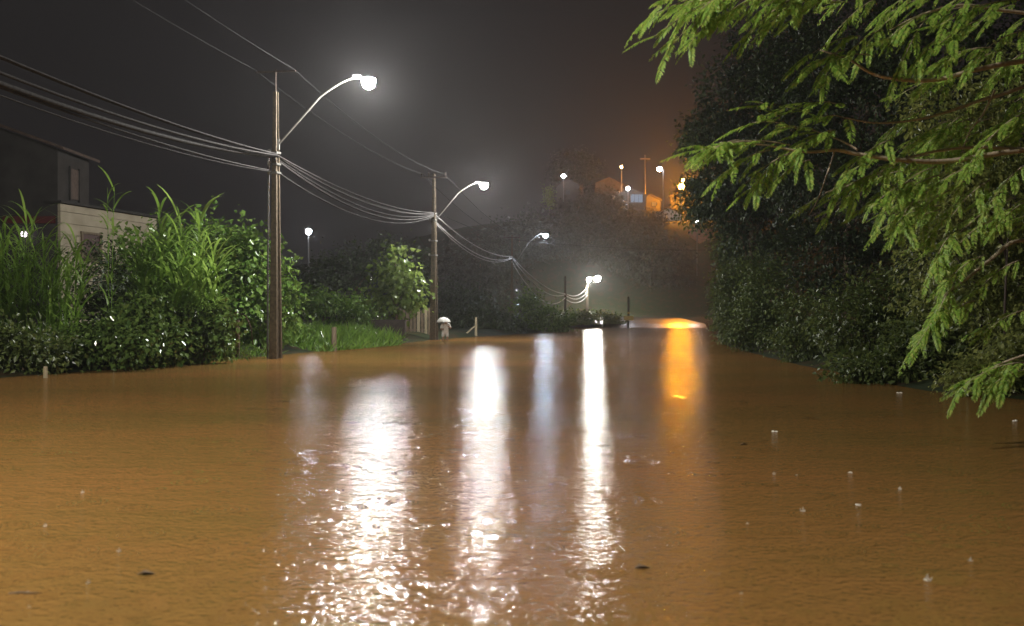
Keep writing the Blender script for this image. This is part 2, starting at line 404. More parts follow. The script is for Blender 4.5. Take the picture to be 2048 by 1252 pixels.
PG = "concrete poles carrying the street lamps"
p0 = (-12.0, 5.4); p1 = (-8.33, 33.5); p2 = (-4.88, 59.4); p3 = (-.0, 95.0); p4 = (8.4, 150.0); p5 = (15.0, 190.0)
L0 = Vector((-8.9, 5.0, 9.4)); L1 = P(737, 158, 33.2); L2 = P(968, 367, 59.0); L3 = P(1091, 469, 95.0)
pole("utility_pole", "unseen concrete pole beside the camera, before the first pole in view, with an added bright lamp", *p0, 9.45, 7.4, L0, E_white0, PG, clamps=(6.6, 7.0), cross=False, bracket=True)  # lamp out of view, added to light the near water and fronds
pole("utility_pole", "tall near concrete pole with glowing lamp arm, its dark base in the brown water", *p1, 9.4, 1.5 + 342 / FPX * 33.5, L1, E_white, PG,
     clamps=(6.55, 6.85, 7.25), pipe=True, cross=False, bracket=True, base_w=.39, top_w=.15, stained=3.6, yaw=-.38)
pole("utility_pole", "second concrete pole with a lamp arm, standing next to the pale figure", *p2, 10.4, 1.5 + 192 / FPX * 59.4, L2, E_white, PG, clamps=(5.3, 6.2, 7.5, 7.9), base_w=.50, stained=2.0, yaw=-.3)
pole("utility_pole", "dim third pole with a blue white lamp above the dark shrubs", *p3, 9.6, 6.4, L3, E_blue, PG, clamps=(7.3,), bowl=(.22, .30), stained=0, z0=-1)
pole("utility_pole", "short pale pole without lamp left of the twin lamps", *p4, 7.8, 5, None, None, PG, base_w=.5, top_w=.34, clamps=(5.0,), cross=False, stained=0, z0=-1)
# twin lamp pole
t5 = pole("utility_pole", "far yellowish pole with two bright lamps side by side", *p5, 7.6, 5, None, None, PG, base_w=.8, top_w=.55, clamps=(6.2,), cross=False, stained=0, z0=-1)
for px, dz, rr in ((1178, 0, .42), (1195, .15, .55)):
    q = P(px, 559, 189.2) - Vector((p5[0], p5[1], 0)); q.z += dz
    MB().tube([(0, 0, 7.2), (q.x * .4, q.y * .5, q.z + .3), (q.x, q.y, q.z + .2)], .06, 6).build("lamp_arm", M['steel'], t5)
    hd = MB().lathe(q + Vector((0, 0, rr * .82)), [(rr * .5, 0), (rr * .35, .12), (.05, .16)], 10).build("lamp_head", M['housing'], t5)
    pf = [(rr * math.sin(a_), -rr * math.cos(a_)) for a_ in (.15, .6, 1.1, 1.6, 2.1, 2.55)]
    MB().lathe(q, pf, 10).build("lamp_globe", E_far, hd, True)

# ------------------------------------------------------------------ cables
def span(a, b_, sag, n=22):
    a = Vector(a); b_ = Vector(b_); out = []
    for i in range(n + 1):
        t = i / n; q = a.lerp(b_, t); q.z -= 4 * sag * t * (1 - t); out.append(q)
    return out
def cable_bundle(label, rows, group="cable bundles strung between the poles", mat='bundle'):
    o = Vector(rows[0][0]); t = empty("cable_bundle", o); tag(t, label, "cable", group)
    for a, b_, sag, r in rows:
        MB(o).tube(span(a, b_, sag), r, 6).build("cable", M[mat], t, True)
    return t
A0 = lambda z, dx=.0: (p0[0] + .2 + dx, p0[1], z)
A1 = lambda z, dx=.0: (p1[0] + dx, p1[1] - .16, z)
A2 = lambda z, dx=.0: (p2[0] + dx, p2[1] - .16, z)
A3 = lambda z, dx=.0: (p3[0] + dx, p3[1] - .16, z)
A4 = lambda z, dx=.0: (p4[0] + dx, p4[1] - .3, z)
A5 = lambda z, dx=.0: (p5[0] + dx, p5[1] - .5, z)
cable_bundle("thick pale cable bundle running from the near pole out of the picture", [
    (A0(7.0), A1(7.12, -.05), .95, .06), (A0(7.06), A1(7.14, .08), .80, .035), (A0(6.95), A1(7.08, -.1), .90, .03),
    (A0(7.25), A1(7.16, .05), .60, .032), (A0(7.3), A1(7.18, .1), .62, .028), (A0(6.7, .1), A1(6.62, -.2), .62, .026), (A0(6.62), A1(6.58, -.2), .70, .016)])
cable_bundle("bundle of sagging cables between the first and second poles", [
    (A1(7.14, .08), A2(7.95), .50, .034), (A1(7.12, .05), A2(7.9), .68, .030), (A1(7.08), A2(7.85), .88, .030),
    (A1(7.02), A2(7.8), 1.02, .042), (A1(6.62), A2(7.72), 1.02, .026), (A1(7.1), A2(7.88), .60, .024)])
cable_bundle("thin cables drooping from the second pole to the dim third pole", [
    (A2(7.9), A3(7.45), .75, .026), (A2(7.5), A3(7.3), 1.05, .03), (A2(7.4), A3(7.25), 1.2, .02)], mat='bundle_lit')
cable_bundle("cables coloured as lamplit dipping from the third pole to the short pole", [
    (A3(7.4), A4(5.05), .9, .05), (A3(7.3), A4(4.9), 1.5, .05), (A3(6.9), A4(4.4), 2.3, .055)], mat='bundle_lit')
cable_bundle("cables coloured as lamplit rising from the short pole to the twin lamps", [
    (A4(5.05), A5(7.3), 1.0, .06), (A4(4.8), A5(6.3), 1.0, .06), (A4(4.2), A5(5.6), 1.0, .06)], mat='bundle_lit')
cable_bundle("pair of high power lines between the first and second poles", [
    (A1(10.15, -.7), A2(10.35, -.7), .45, .014), (A1(10.15, .7), A2(10.35, .7), .55, .014)], "power lines above the road", 'rubber')
cable_bundle("pair of high power lines leading off above the near pole", [
    (A0(10.3, -.7), A1(10.15, -.7), .4, .012), (A0(10.3, .7), A1(10.15, .7), .4, .012)], "power lines above the road", 'rubber')
cable_bundle("pair of high power lines past the second lamp", [
    (A2(10.35, -.7), A3(9.5, -.7), .6, .016), (A2(10.35, .7), A3(9.5, .7), .6, .016)], "power lines above the road", 'rubber')
cable_bundle("single pale wire crossing the road level with the blue white lamp", [
    (A2(8.0, .1), P(1015, 478, 95), .2, .016), (P(1015, 478, 95), P(1460, 500, 93), .35, .025)], "power lines above the road", 'bundle')

# ------------------------------------------------------------------ plants
def crown_leaves(blobs, n, size, spread=.35, droop=.5, shell=.55, aspect=.55):
    """leaf geometry spread through a set of ellipsoid clumps (cx,cy,cz,rx,ry,rz); every clump is broken into twig tufts"""
    B = np.array(blobs, float); vol = (B[:, 3] * B[:, 4] * B[:, 5]) ** .75; pr = vol / vol.sum()
    per = 9; nt_ = max(1, n // per)
    k = rng.choice(len(B), nt_, p=pr)
    d = norm(rng.normal(size=(nt_, 3))); rad = shell + (1.12 - shell) * rng.random((nt_, 1)) ** .7
    rad *= 1 + .16 * np.sin(d[:, :1] * 7 + k[:, None]) + .13 * np.cos(d[:, 2:] * 9 + d[:, 1:2] * 5)
    tc_ = B[k, :3] + d * rad * B[k, 3:]
    c = np.repeat(tc_, per, 0); dd = np.repeat(d, per, 0); m = len(c)
    pts = c + rng.normal(size=(m, 3)) * size * np.array([1.3, 1.3, 1.0]) * spread * 3
    dirs = dd * .8 + rng.normal(size=(m, 3)) * .7 + np.array([0, 0, -droop])
    nrm = np.array([0, 0, 1.0]) + dd * .6 + rng.normal(size=(m, 3)) * .55
    L_ = size * (.6 + .8 * rng.random(m))
    pts[:, 2] = np.maximum(pts[:, 2], .02)
    return leaf_geo(pts, dirs, nrm, L_, L_ * aspect)

def crown_tree(name, label, cat, base, blobs, n, size, mat, group=None, trunk=.15, bark='bark', parts=('trunk', 'crown'), **kw):
    """base: world (x, y, z); blobs in world space"""
    o = Vector(base); t = empty(name, o); tag(t, label, cat, group)
    V, F = crown_leaves(blobs, n, size, **kw); V = V - np.array(o)
    tb = MB(o); top = max(blobs, key=lambda b: b[2]); rs = random.Random(int(abs(o.x * 31 + o.y * 17) * 10))
    mid = Vector((o.x + rs.uniform(-.3, .3), o.y, o.z + (top[2] - o.z) * .45))
    tb.tube([o - Vector((0, 0, .4)), o.lerp(mid, .5) + Vector((rs.uniform(-.1, .1), 0, 0)), mid, Vector(top[:3])], [trunk, trunk * .85, trunk * .65, trunk * .2], 7)
    for b_ in blobs:
        if b_ is top: continue
        s0 = o.lerp(mid, rs.uniform(.45, 1.0)); e0 = Vector(b_[:3]); m0 = s0.lerp(e0, .5) + Vector((0, 0, .12 * (e0 - s0).length))
        tb.tube([s0, m0, e0], [trunk * .45, trunk * .3, trunk * .1], 5)
    tb.build(parts[0], M[bark], t, True)
    link(parts[1], np_mesh(parts[1], V, F, M[mat]), t)
    return t

def ellip(px, py, Y, rpx, rpy, dy=None):
    c = P(px, py, Y); k = Y / FPX
    return (c.x, c.y, c.z, rpx * k, dy if dy else rpx * k * .9, rpy * k)

# --- dark wall of tall trees behind the right bank
TG = "tall dark trees behind the right bank"
def tree_px(label, bx, Y, ells, n, size, mat='leaf_wall', group=TG, trunk=.22, name="bank_tree", cat="tree", **kw):
    x = (bx - CX) / FPX * Y; z = float(gz(x, Y))
    return crown_tree(name, label, cat, (x, Y, z), [ellip(a, b_, Y + (e_[0] if e_ else 0), c, d) for a, b_, c, d, *e_ in ells], n, size, mat, group, trunk, **kw)
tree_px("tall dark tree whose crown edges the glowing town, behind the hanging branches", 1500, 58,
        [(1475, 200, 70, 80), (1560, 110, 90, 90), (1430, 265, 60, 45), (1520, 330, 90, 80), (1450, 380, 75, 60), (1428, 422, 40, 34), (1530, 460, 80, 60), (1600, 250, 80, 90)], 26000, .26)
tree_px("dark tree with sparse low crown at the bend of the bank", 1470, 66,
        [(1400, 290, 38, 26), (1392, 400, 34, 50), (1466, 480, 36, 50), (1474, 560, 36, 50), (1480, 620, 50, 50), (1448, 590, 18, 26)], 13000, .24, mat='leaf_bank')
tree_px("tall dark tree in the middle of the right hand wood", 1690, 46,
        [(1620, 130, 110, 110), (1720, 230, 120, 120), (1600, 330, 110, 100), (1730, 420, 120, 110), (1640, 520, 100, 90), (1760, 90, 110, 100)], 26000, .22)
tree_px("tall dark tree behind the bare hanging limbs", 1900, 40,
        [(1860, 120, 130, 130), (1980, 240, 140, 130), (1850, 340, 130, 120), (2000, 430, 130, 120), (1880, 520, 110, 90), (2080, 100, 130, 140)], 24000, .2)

# --- shrubs and creepers along the right bank, each its own plant
SG = "leafy shrubs along the right bank"
def shrub_px(label, bx, Y, ells, n, size, mat='leaf_bank', group=SG, name="bank_shrub", cat="shrub", trunk=.03, **kw):
    return tree_px(label, bx, Y, ells, n, size, mat, group, trunk, name, cat, parts=('stem', 'crown'), bark='brown_crate', **kw)
shrub_px("pale green shrub at the far end of the right bank beside the white reflection", 1475, 50, [(1465, 600, 32, 50), (1480, 650, 40, 36), (1505, 560, 40, 50), (1450, 560, 20, 30)], 6500, .17)
shrub_px("hanging creeper shrub with light leaves next to the far white shrub", 1540, 40, [(1530, 590, 50, 60), (1520, 655, 50, 40), (1570, 670, 50, 40), (1480, 672, 30, 22)], 7000, .15)
shrub_px("low ragged shrub trailing into the water below the dark wood", 1600, 31, [(1590, 690, 45, 28), (1640, 700, 55, 36), (1690, 720, 50, 34), (1610, 640, 60, 50)], 6500, .12)
shrub_px("round bank shrub with wet glinting leaves under the dark hollow", 1730, 26, [(1700, 640, 70, 60), (1780, 600, 70, 60), (1750, 680, 80, 60), (1820, 660, 70, 60)], 8500, .13)
shrub_px("dense shrub under the hanging fronds halfway along the bank", 1800, 21.5, [(1740, 745, 60, 26), (1800, 735, 70, 40), (1860, 745, 60, 36), (1690, 740, 40, 20), (1850, 690, 70, 50)], 6500, .13)
shrub_px("tall shrub of small dull leaves behind the lower fronds", 1960, 22, [(1900, 520, 90, 90), (1990, 480, 100, 110), (1930, 620, 100, 80), (2030, 600, 90, 100), (1850, 430, 70, 60), (2000, 700, 80, 60)], 11000, .12, mat='leaf_dull')
shrub_px("upper tangle of small leaves above the tall dull shrub", 2010, 20, [(1960, 300, 90, 90), (2040, 400, 90, 90), (1900, 380, 80, 70), (2040, 180, 90, 90), (1880, 230, 80, 60)], 7000, .12, mat='leaf_dull')
shrub_px("shrub at the water edge in the right corner of the bank", 2040, 18, [(1990, 745, 60, 40), (2060, 720, 70, 60), (1930, 760, 50, 25)], 4600, .11, mat='leaf_dull')

# --- feathery tree whose branches hang in from the right
ft = empty("feathery_tree", (11.6, 12.6, 0)); FO = Vector((11.6, 12.6, 0))
tag(ft, "tree with bright feathery fronds hanging over the water from the right", "tree")
MB(FO).tube([(11.6, 12.6, -.6), (11.5, 12.5, 1.5), (11.2, 12.3, 3.2), (10.9, 12.2, 5.0), (10.4, 12.1, 7.0)], [.24, .21, .17, .13, .08], 9).build("trunk", M['bark_pale'], ft, True)
def limb(pts, r0, r1):
    q = [Vector(a) if len(a) == 3 and isinstance(a, Vector) else P(*a) for a in pts]
    # soften the polyline
    out = []
    for i in range(len(q) - 1):
        a = q[max(i - 1, 0)]; b_ = q[i]; c = q[i + 1]; d = q[min(i + 2, len(q) - 1)]
        for k in range(4):
            t = k / 4
            out.append(.5 * ((2 * b_) + (c - a) * t + (2 * a - 5 * b_ + 4 * c - d) * t * t + (3 * b_ - a - 3 * c + d) * t ** 3))
    out.append(q[-1]); n = len(out)
    MB(FO).tube(out, [r0 + (r1 - r0) * i / (n - 1) for i in range(n)], 6).build("limb", M['bark_pale'], ft, True)
    return out
TR = lambda z: Vector((11.5 - max(0, z - 2) * .18, 12.5 - max(0, z - 2) * .06, z))
limbs = [
    limb([TR(4.3), (2200, 110, 12.0), (2048, 122, 11.6), (1950, 140, 11.4), (1870, 160, 11.3), (1790, 158, 11.2), (1740, 145, 11.2), (1700, 120, 11.1), (1640, 100, 11.0)], .045, .008),
    limb([TR(4.0), (2180, 160, 12.2), (2000, 190, 12.0), (1900, 222, 11.8), (1830, 240, 11.7), (1750, 246, 11.6), (1690, 235, 11.5)], .035, .006),
    limb([TR(3.6), (2200, 300, 11.8), (2048, 300, 11.5), (1900, 322, 11.3), (1800, 320, 11.1), (1715, 308, 11.0), (1670, 300, 11.0), (1610, 304, 10.9), (1530, 290, 10.8), (1440, 285, 10.7)], .045, .006),
    limb([TR(5.4), (2250, -60, 11.5), (2048, -30, 11.2), (1800, -40, 11.0), (1640, -40, 10.8), (1500, -20, 10.6), (1400, 0, 10.5)], .05, .008),
    limb([TR(3.2), (2180, 310, 12.3), (2000, 296, 12.0), (1900, 298, 11.9), (1800, 320, 11.8), (1760, 345, 11.7), (1700, 370, 11.6), (1650, 385, 11.5)], .03, .006),
    limb([TR(2.2), (2200, 520, 11.6), (2048, 480, 11.4), (1980, 520, 11.2), (1930, 560, 11.1), (1890, 590, 11.0), (1860, 650, 10.9)], .035, .006),
    limb([TR(1.2), (2250, 700, 11.2), (2100, 700, 11.0), (2020, 720, 10.9), (1965, 745, 10.85)], .03, .006),
    limb([TR(4.8), (2150, 40, 12.0), (2000, 20, 11.8), (1920, 10, 11.6), (1840, 30, 11.5), (1780, 60, 11.4)], .03, .006),
    limb([(1990, 180, 11.9), (1965, 230, 11.9), (1940, 262, 11.9), (1925, 300, 11.9)], .014, .005),
    limb([(1670, 300, 11.0), (1655, 345, 11.0), (1635, 400, 11.0), (1618, 430, 11.0)], .010, .004),
    limb([(1716, 300, 11.0), (1690, 285, 11.0), (1665, 275, 10.95)], .014, .005),
]
# frond mesh: rachis with paired narrow leaflets
def frond_geo(n=19, seed=0):
    r = np.random.default_rng(seed); pts = []; dirs = []; nr = []; L_ = []
    for i in range(n):
        u = (i + .6) / n; w = math.sin(math.pi * min(1, .18 + .80 * u)) ** .7
        z = -.22 * u * u
        for s in (-1, 1):
            if r.random() < .10: continue
            pts.append((u, s * .004, z)); dirs.append((.62 + .2 * r.random(), s * (1 - .35 * u), -.22 - .25 * r.random())); nr.append((0, .25 * r.normal(), 1))
            L_.append((.07 + .105 * w) * (.8 + .4 * r.random()))
    pts.append((1.0, 0, -.22)); dirs.append((1, 0, -.5)); nr.append((0, 0, 1)); L_.append(.10)
    L_ = np.array(L_)
    V, F = leaf_geo(np.array(pts), np.array(dirs, float), np.array(nr, float), L_, L_ * .34)
    k = len(V); rv = []                              # rachis, a thin three sided stalk
    for i in range(6):
        u = i / 5; z = -.22 * u * u; q = .011 * (1 - .7 * u)
        rv += [(u, q, z), (u, -q, z), (u, 0, z - q)]
    rf = []
    for i in range(5):
        for a in range(3):
            b_ = (a + 1) % 3; o = k + i * 3
            rf += [(o + a, o + b_, o + 3 + b_), (o + a, o + 3 + b_, o + 3 + a)]
    return np.concatenate([V, np.array(rv)]), np.concatenate([F, np.array(rf)])
FG = [frond_geo(19 + 2 * i, i) for i in range(4)]
FM = [np_mesh("frond", a, b_, M['leaf_frond']) for a, b_ in FG]
frond_list = []                                       # (matrix columns, position, scale, variant)
def spray(a, b_, n=12, size=.36, sag=.10, rs=random):
    """a twig from a to b carrying alternate drooping fronds; returns twig points"""
    a = Vector(a); b_ = Vector(b_); pts = []
    for i in range(7):
        t = i / 6; q = a.lerp(b_, t); q.z -= sag * (b_ - a).length * t * t - .06 * (b_ - a).length * math.sin(math.pi * t); pts.append(q)
    td = (b_ - a).normalized()
    for i in range(n + 1):
        t = (i + .5) / (n + .5); k = min(5, int(t * 6)); q = pts[k].lerp(pts[k + 1], t * 6 - k)
        side = 1 if i % 2 else -1
        sd = td.cross(Vector((0, 0, 1))).normalized() * side
        if i < n and rs.random() < .16: continue
        w = .25 if i == n else rs.uniform(.35, 1.1)
        d = (td * rs.uniform(.7, 1.1) + sd * w * .75 + Vector((0, 0, rs.uniform(-.6, .2)))).normalized()
        upv = Vector((rs.uniform(-1.0, .2), rs.uniform(-1.2, .0), 1.0))
        y = upv.cross(d).normalized(); z = d.cross(y)
        frond_list.append((d, y, z, q, size * rs.choice((.55, .75, .9, 1.0, 1.15)) * rs.uniform(.9, 1.1), rs.randrange(4)))
    return pts
twigs = MB(FO)
def add_spray(x0, y0, x1, y1, Y, n=12, size=.36, dY=-.25, sag=.05):
    pts = spray(P(x0, y0, Y), P(x1, y1, Y + dY), n, size, sag)
    twigs.tube(pts, [.008 - .001 * i for i in range(7)], 4)
SP = [  # sprays that the photograph shows lit
 (1560, -30, 1300, 18, 10.6, 13), (1500, -20, 1310, 60, 10.5, 12), (1470, -10, 1345, 80, 10.5, 11), (1450, 0, 1375, 90, 10.5, 9), (1600, -20, 1430, 30, 10.7, 12),
 (1650, -30, 1540, 40, 10.8, 10), (1600, -10, 1500, 60, 10.7, 10), (1680, -20, 1590, 30, 10.9, 9), (1540, -40, 1400, 10, 10.4, 11), (1430, -30, 1310, 10, 10.4, 10),
 (1720, 72, 1625, 100, 11.1, 9), (1690, 100, 1612, 140, 11.1, 9), (1670, 110, 1645, 170, 11.0, 8), (1740, 110, 1660, 120, 11.2, 8), (1760, 60, 1690, 110, 11.2, 7),
 (2040, 0, 1880, 40, 11.4, 12), (1960, 10, 1800, 60, 11.5, 12), (1880, 20, 1775, 70, 11.4, 11), (1850, -20, 1770, 20, 11.4, 9), (1960, 40, 1860, 100, 11.5, 11),
 (1900, 60, 1830, 120, 11.5, 9), (2050, 60, 1950, 110, 11.6, 11), (1850, 40, 1800, 130, 11.4, 9), (1930, 90, 1870, 150, 11.6, 9), (2000, -30, 1900, 0, 11.4, 10),
 (1580, 290, 1400, 290, 10.8, 12), (1530, 285, 1395, 300, 10.7, 11), (1540, 300, 1450, 340, 10.8, 11), (1600, 300, 1490, 360, 10.9, 11), (1480, 280, 1420, 300, 10.7, 8),
 (1560, 240, 1520, 200, 10.9, 7), (1640, 240, 1570, 210, 11.0, 9), (1680, 210, 1620, 205, 11.1, 8), (1650, 270, 1560, 250, 11.0, 11), (1600, 260, 1500, 240, 10.9, 11),
 (1700, 240, 1640, 230, 11.2, 8), (1620, 320, 1560, 350, 10.9, 8), (1560, 320, 1500, 380, 10.9, 8), (1670, 260, 1600, 290, 11.0, 9),
 (1780, 280, 1700, 330, 11.2, 10), (1860, 310, 1740, 350, 11.3, 12), (1780, 340, 1660, 390, 11.3, 12), (1740, 360, 1625, 395, 11.3, 10), (1720, 380, 1650, 430, 11.3, 9),
 (1880, 350, 1780, 400, 11.3, 11), (1960, 330, 1850, 380, 11.4, 11), (1900, 380, 1830, 430, 11.4, 10), (1830, 360, 1740, 410, 11.2, 10), (1980, 360, 1900, 430, 11.4, 10),
 (2040, 230, 1965, 290, 11.4, 8), (2050, 330, 1980, 400, 11.4, 9), (2000, 260, 1940, 320, 11.5, 8), (1830, 400, 1800, 440, 11.3, 6),
 (1970, 510, 1890, 560, 11.1, 10), (1900, 580, 1875, 625, 11.0, 9), (1950, 600, 1850, 660, 11.0, 10), (1880, 630, 1835, 685, 10.9, 9),
 (1900, 470, 1870, 520, 11.2, 7),
 (2048, 725, 1930, 760, 10.9, 10), (2000, 730, 1955, 765, 10.9, 7), (2060, 740, 1990, 760, 10.9, 8),
]
rs_ = random.Random(3); random.seed(11)
for x0, y0, x1, y1, Y, n in SP: add_spray(x0, y0, x1, y1, Y, max(5, int(n * .8)), .40)
for i in range(46):                                   # deeper, half hidden sprays
    x = rs_.uniform(1760, 2150); y = rs_.uniform(-40, 430)
    if x < 1850 and 130 < y < 300: continue
    add_spray(x, y, x - rs_.uniform(60, 130), y + rs_.uniform(20, 80), rs_.uniform(12.2, 14.2), 8, .40)
for i in range(14):
    x = rs_.uniform(1420, 1720); y = rs_.uniform(-60, 20)
    add_spray(x, y, x - rs_.uniform(60, 120), y + rs_.uniform(10, 60), rs_.uniform(11.2, 12.2), 8, .40)
for q_ in ((2040, 520, 1960, 570, 11.3), (2050, 620, 1970, 660, 11.2), (1990, 440, 1920, 480, 11.4), (2060, 400, 1990, 450, 11.4), (1900, 440, 1850, 480, 11.5)): add_spray(*q_, 7, .32)
twigs.build("twigs", M['bark_pale'], ft, True)["kind"] = "stuff"
order = sorted(range(len(frond_list)), key=lambda i: frond_list[i][3].y - frond_list[i][4] * 3)
single = set(order[:290])
rest = []
for i, (d, y, z, q, s, k) in enumerate(frond_list):
    if i in single:
        o = link("frond", FM[k], ft)
        m4 = Matrix(((d.x, y.x, z.x, 0), (d.y, y.y, z.y, 0), (d.z, y.z, z.z, 0), (0, 0, 0, 1)))
        o.matrix_local = Matrix.Translation(q - FO) @ m4 @ Matrix.Scale(s, 4)
    else:
        Vv, Ff = FG[k]; Rm = np.array([list(d), list(y), list(z)]) * s
        rest.append((Vv @ Rm + np.array(q - FO), Ff))
V, F = merge(rest)
fo = link("foliage", np_mesh("foliage", V, F, M['leaf_frond']), ft); fo["kind"] = "stuff"

# --- cane grass on the left bank
def cane_clump(name, label, cx, cy, rx, ry, stems, hmin, hmax, blades, blen, bw, mat='leaf_cane', group=None, lean=.12):
    z0 = float(gz(cx, cy)); o = Vector((cx, cy, z0)); t = empty(name, o); tag(t, label, "cane grass", group)
    st = MB(); parts = []
    for i in range(stems):
        a = rng.random() * 6.283; rr = math.sqrt(rng.random()); bx, by = math.cos(a) * rr * rx, math.sin(a) * rr * ry
        zb = float(gz(cx + bx, cy + by)) - z0 - .1
        h = hmin + (hmax - hmin) * rng.random() ** 1.3 * (1 - .35 * rr)
        lx, ly = (rng.random() - .5) * 2 * lean + bx * .06, (rng.random() - .5) * 2 * lean
        top = Vector((bx + lx * h, by + ly * h, zb + h))
        st.tube([(bx, by, zb), (bx + lx * h * .4, by + ly * h * .4, zb + h * .5), top], [.018, .014, .006], 4, False)
        for j in range(blades):
            u = .25 + .75 * (j + rng.random()) / blades
            s0 = np.array([bx + lx * h * u, by + ly * h * u, zb + h * u])
            g = rng.random() * 6.283; out = np.array([math.cos(g), math.sin(g), 0]); Lb = blen * (.6 + .7 * rng.random())
            wdt = bw * (.7 + .6 * rng.random()); sd = np.array([-out[1], out[0], 0]); n = 6
            el0 = 1.25 - .35 * rng.random(); bend = .8 + 1.3 * rng.random()
            p_ = s0.copy(); vs = []
            for q in range(n + 1):
                w = wdt * math.sin(math.pi * min(1, .12 + .88 * (q / n))) ** .6 if q < n else .001
                vs += [p_ + sd * w / 2, p_ - sd * w / 2]
                el = el0 - bend * (q / n) ** 1.3
                p_ = p_ + (out * math.cos(el) + np.array([0, 0, math.sin(el)])) * Lb / n
            k = np.arange(n)[:, None] * 2
            parts.append((np.array(vs), np.concatenate([k + np.array([[0, 1, 3]]), k + np.array([[0, 3, 2]])])))
    st.build("stems", M['leaf_cane'], t)["kind"] = "stuff"
    V, F = merge(parts)
    link("leaves", np_mesh("leaves", V, F, M[mat]), t)["kind"] = "stuff"
    return t
CG = "cane grass clumps on the left bank"
c = P(40, 720, 27.2); cane_clump("cane_grass", "dim wide clump of cane grass at the picture's left edge", c.x, 27.2, 1.6, 1.0, 80, 2.2, 4.3, 9, 1.25, .055, group=CG)
c = P(352, 700, 30.5); cane_clump("cane_grass", "tall bright clump of cane grass beside the near pole's big bush", c.x, 30.5, 1.1, .8, 60, 2.6, 4.7, 9, 1.45, .075, group=CG)
c = P(356, 700, 31.2); cane_clump("cane_grass", "two tallest canes rising above the bright cane clump", c.x, 31.2, .55, .3, 6, 4.7, 5.4, 14, 1.2, .075, group=CG, lean=.05)
c = P(218, 690, 31.5); cane_clump("cane_grass", "lone thin cane standing before the cream wall", c.x, 31.5, .12, .1, 2, 5.0, 5.6, 11, 1.0, .065, group=CG, lean=.03)

BG = "bushes on the left bank"
def bush(label, bx, Y, ells, n, size, mat='leaf_bush', **kw):
    return tree_px(label, bx, Y, ells, n, size, mat, BG, .05, "bush", "bush", parts=('stem', 'crown'), **kw)
bush("large light green bush filling the bank behind the near pole", 450, 38, [(330, 540, 90, 80), (420, 520, 80, 80), (480, 545, 65, 90), (520, 600, 55, 80), (400, 620, 100, 70), (300, 610, 70, 60), (565, 590, 28, 60), (500, 500, 40, 45)], 13000, .22, aspect=.75)
bush("dark bush in front of the cream wall's shutter", 215, 36, [(200, 560, 50, 70), (240, 610, 60, 60), (180, 640, 60, 50)], 4500, .17, mat='leaf_wall')
bush("low bush with white wet glints right of the cream post", 190, 26.3, [(170, 690, 45, 34), (215, 680, 50, 40), (255, 700, 45, 30), (140, 705, 35, 26)], 2600, .16, mat='leaf_glossy', aspect=.7)
bush("mounded bush with many white glints below the cane clump", 285, 28.0, [(270, 660, 45, 45), (320, 680, 50, 36), (290, 625, 30, 25)], 2200, .17, mat='leaf_glossy', aspect=.7)
bush("dark leafy bush with glints at the foot of the bright cane", 400, 30.0, [(380, 660, 45, 45), (420, 675, 40, 34), (350, 690, 50, 22), (430, 640, 25, 30)], 2600, .17, mat='leaf_glossy', aspect=.7)
bush("dark low bush touching the water under the left cane grass", 50, 24.5, [(20, 700, 60, 45), (80, 705, 50, 40), (-40, 690, 60, 60)], 3600, .15, mat='leaf_bank')
bush("dim bush behind the grass between the two poles", 640, 62, [(610, 600, 40, 26), (660, 610, 45, 24), (720, 620, 40, 25)], 3200, .24, mat='leaf_bush')
tree_px("small tree draped in heart shaped vine leaves near the second pole", 790, 58, [(792, 540, 30, 28), (780, 585, 30, 30), (768, 640, 20, 20), (818, 580, 20, 24), (790, 505, 12, 14), (815, 605, 22, 10)], 1500, .32, 'leaf_vine', None, .09, "vine_tree", "tree", aspect=.85)
tree_px("dark tree standing behind the vine covered tree", 700, 74, [(690, 560, 70, 60), (760, 520, 50, 40), (640, 580, 50, 50), (800, 540, 60, 60)], 6500, .3, 'leaf_wall', None, .16, "dark_tree", "tree")
shrub_px("dark shrub with white glints below the third pole", 1075, 88, [(1060, 630, 34, 40), (1100, 640, 40, 26), (1050, 600, 14, 24), (1120, 650, 24, 14)], 4500, .26, mat='leaf_glossy', group=None, name="dark_shrub")
shrub_px("yellow green hedge lit below the twin lamps", 1185, 128, [(1165, 640, 26, 16), (1200, 642, 30, 15), (1225, 645, 22, 12)], 4200, .3, mat='leaf_vine', group=None, name="lit_hedge", cat="hedge")

bush("dark bush on the bank right of the pale bare post", 985, 80, [(970, 640, 40, 26), (1010, 648, 36, 18), (920, 640, 40, 22)], 3200, .28, mat='leaf_wall')
bush("tall dark bush behind the pale figure", 920, 90, [(895, 600, 46, 36), (945, 610, 40, 30)], 3200, .32, mat='leaf_wall')
bush("leafy weed growing in the grass just right of the near pole", 600, 43, [(590, 670, 22, 16), (612, 664, 16, 14)], 500, .18, aspect=.6)
bush("leafy weed in the grass before the dark crate", 720, 50, [(708, 672, 24, 12), (735, 678, 22, 10)], 520, .18, aspect=.6)
bush("ragged weed at the water end of the grass", 770, 53, [(760, 684, 22, 7), (785, 686, 18, 5)], 380, .16, aspect=.6)
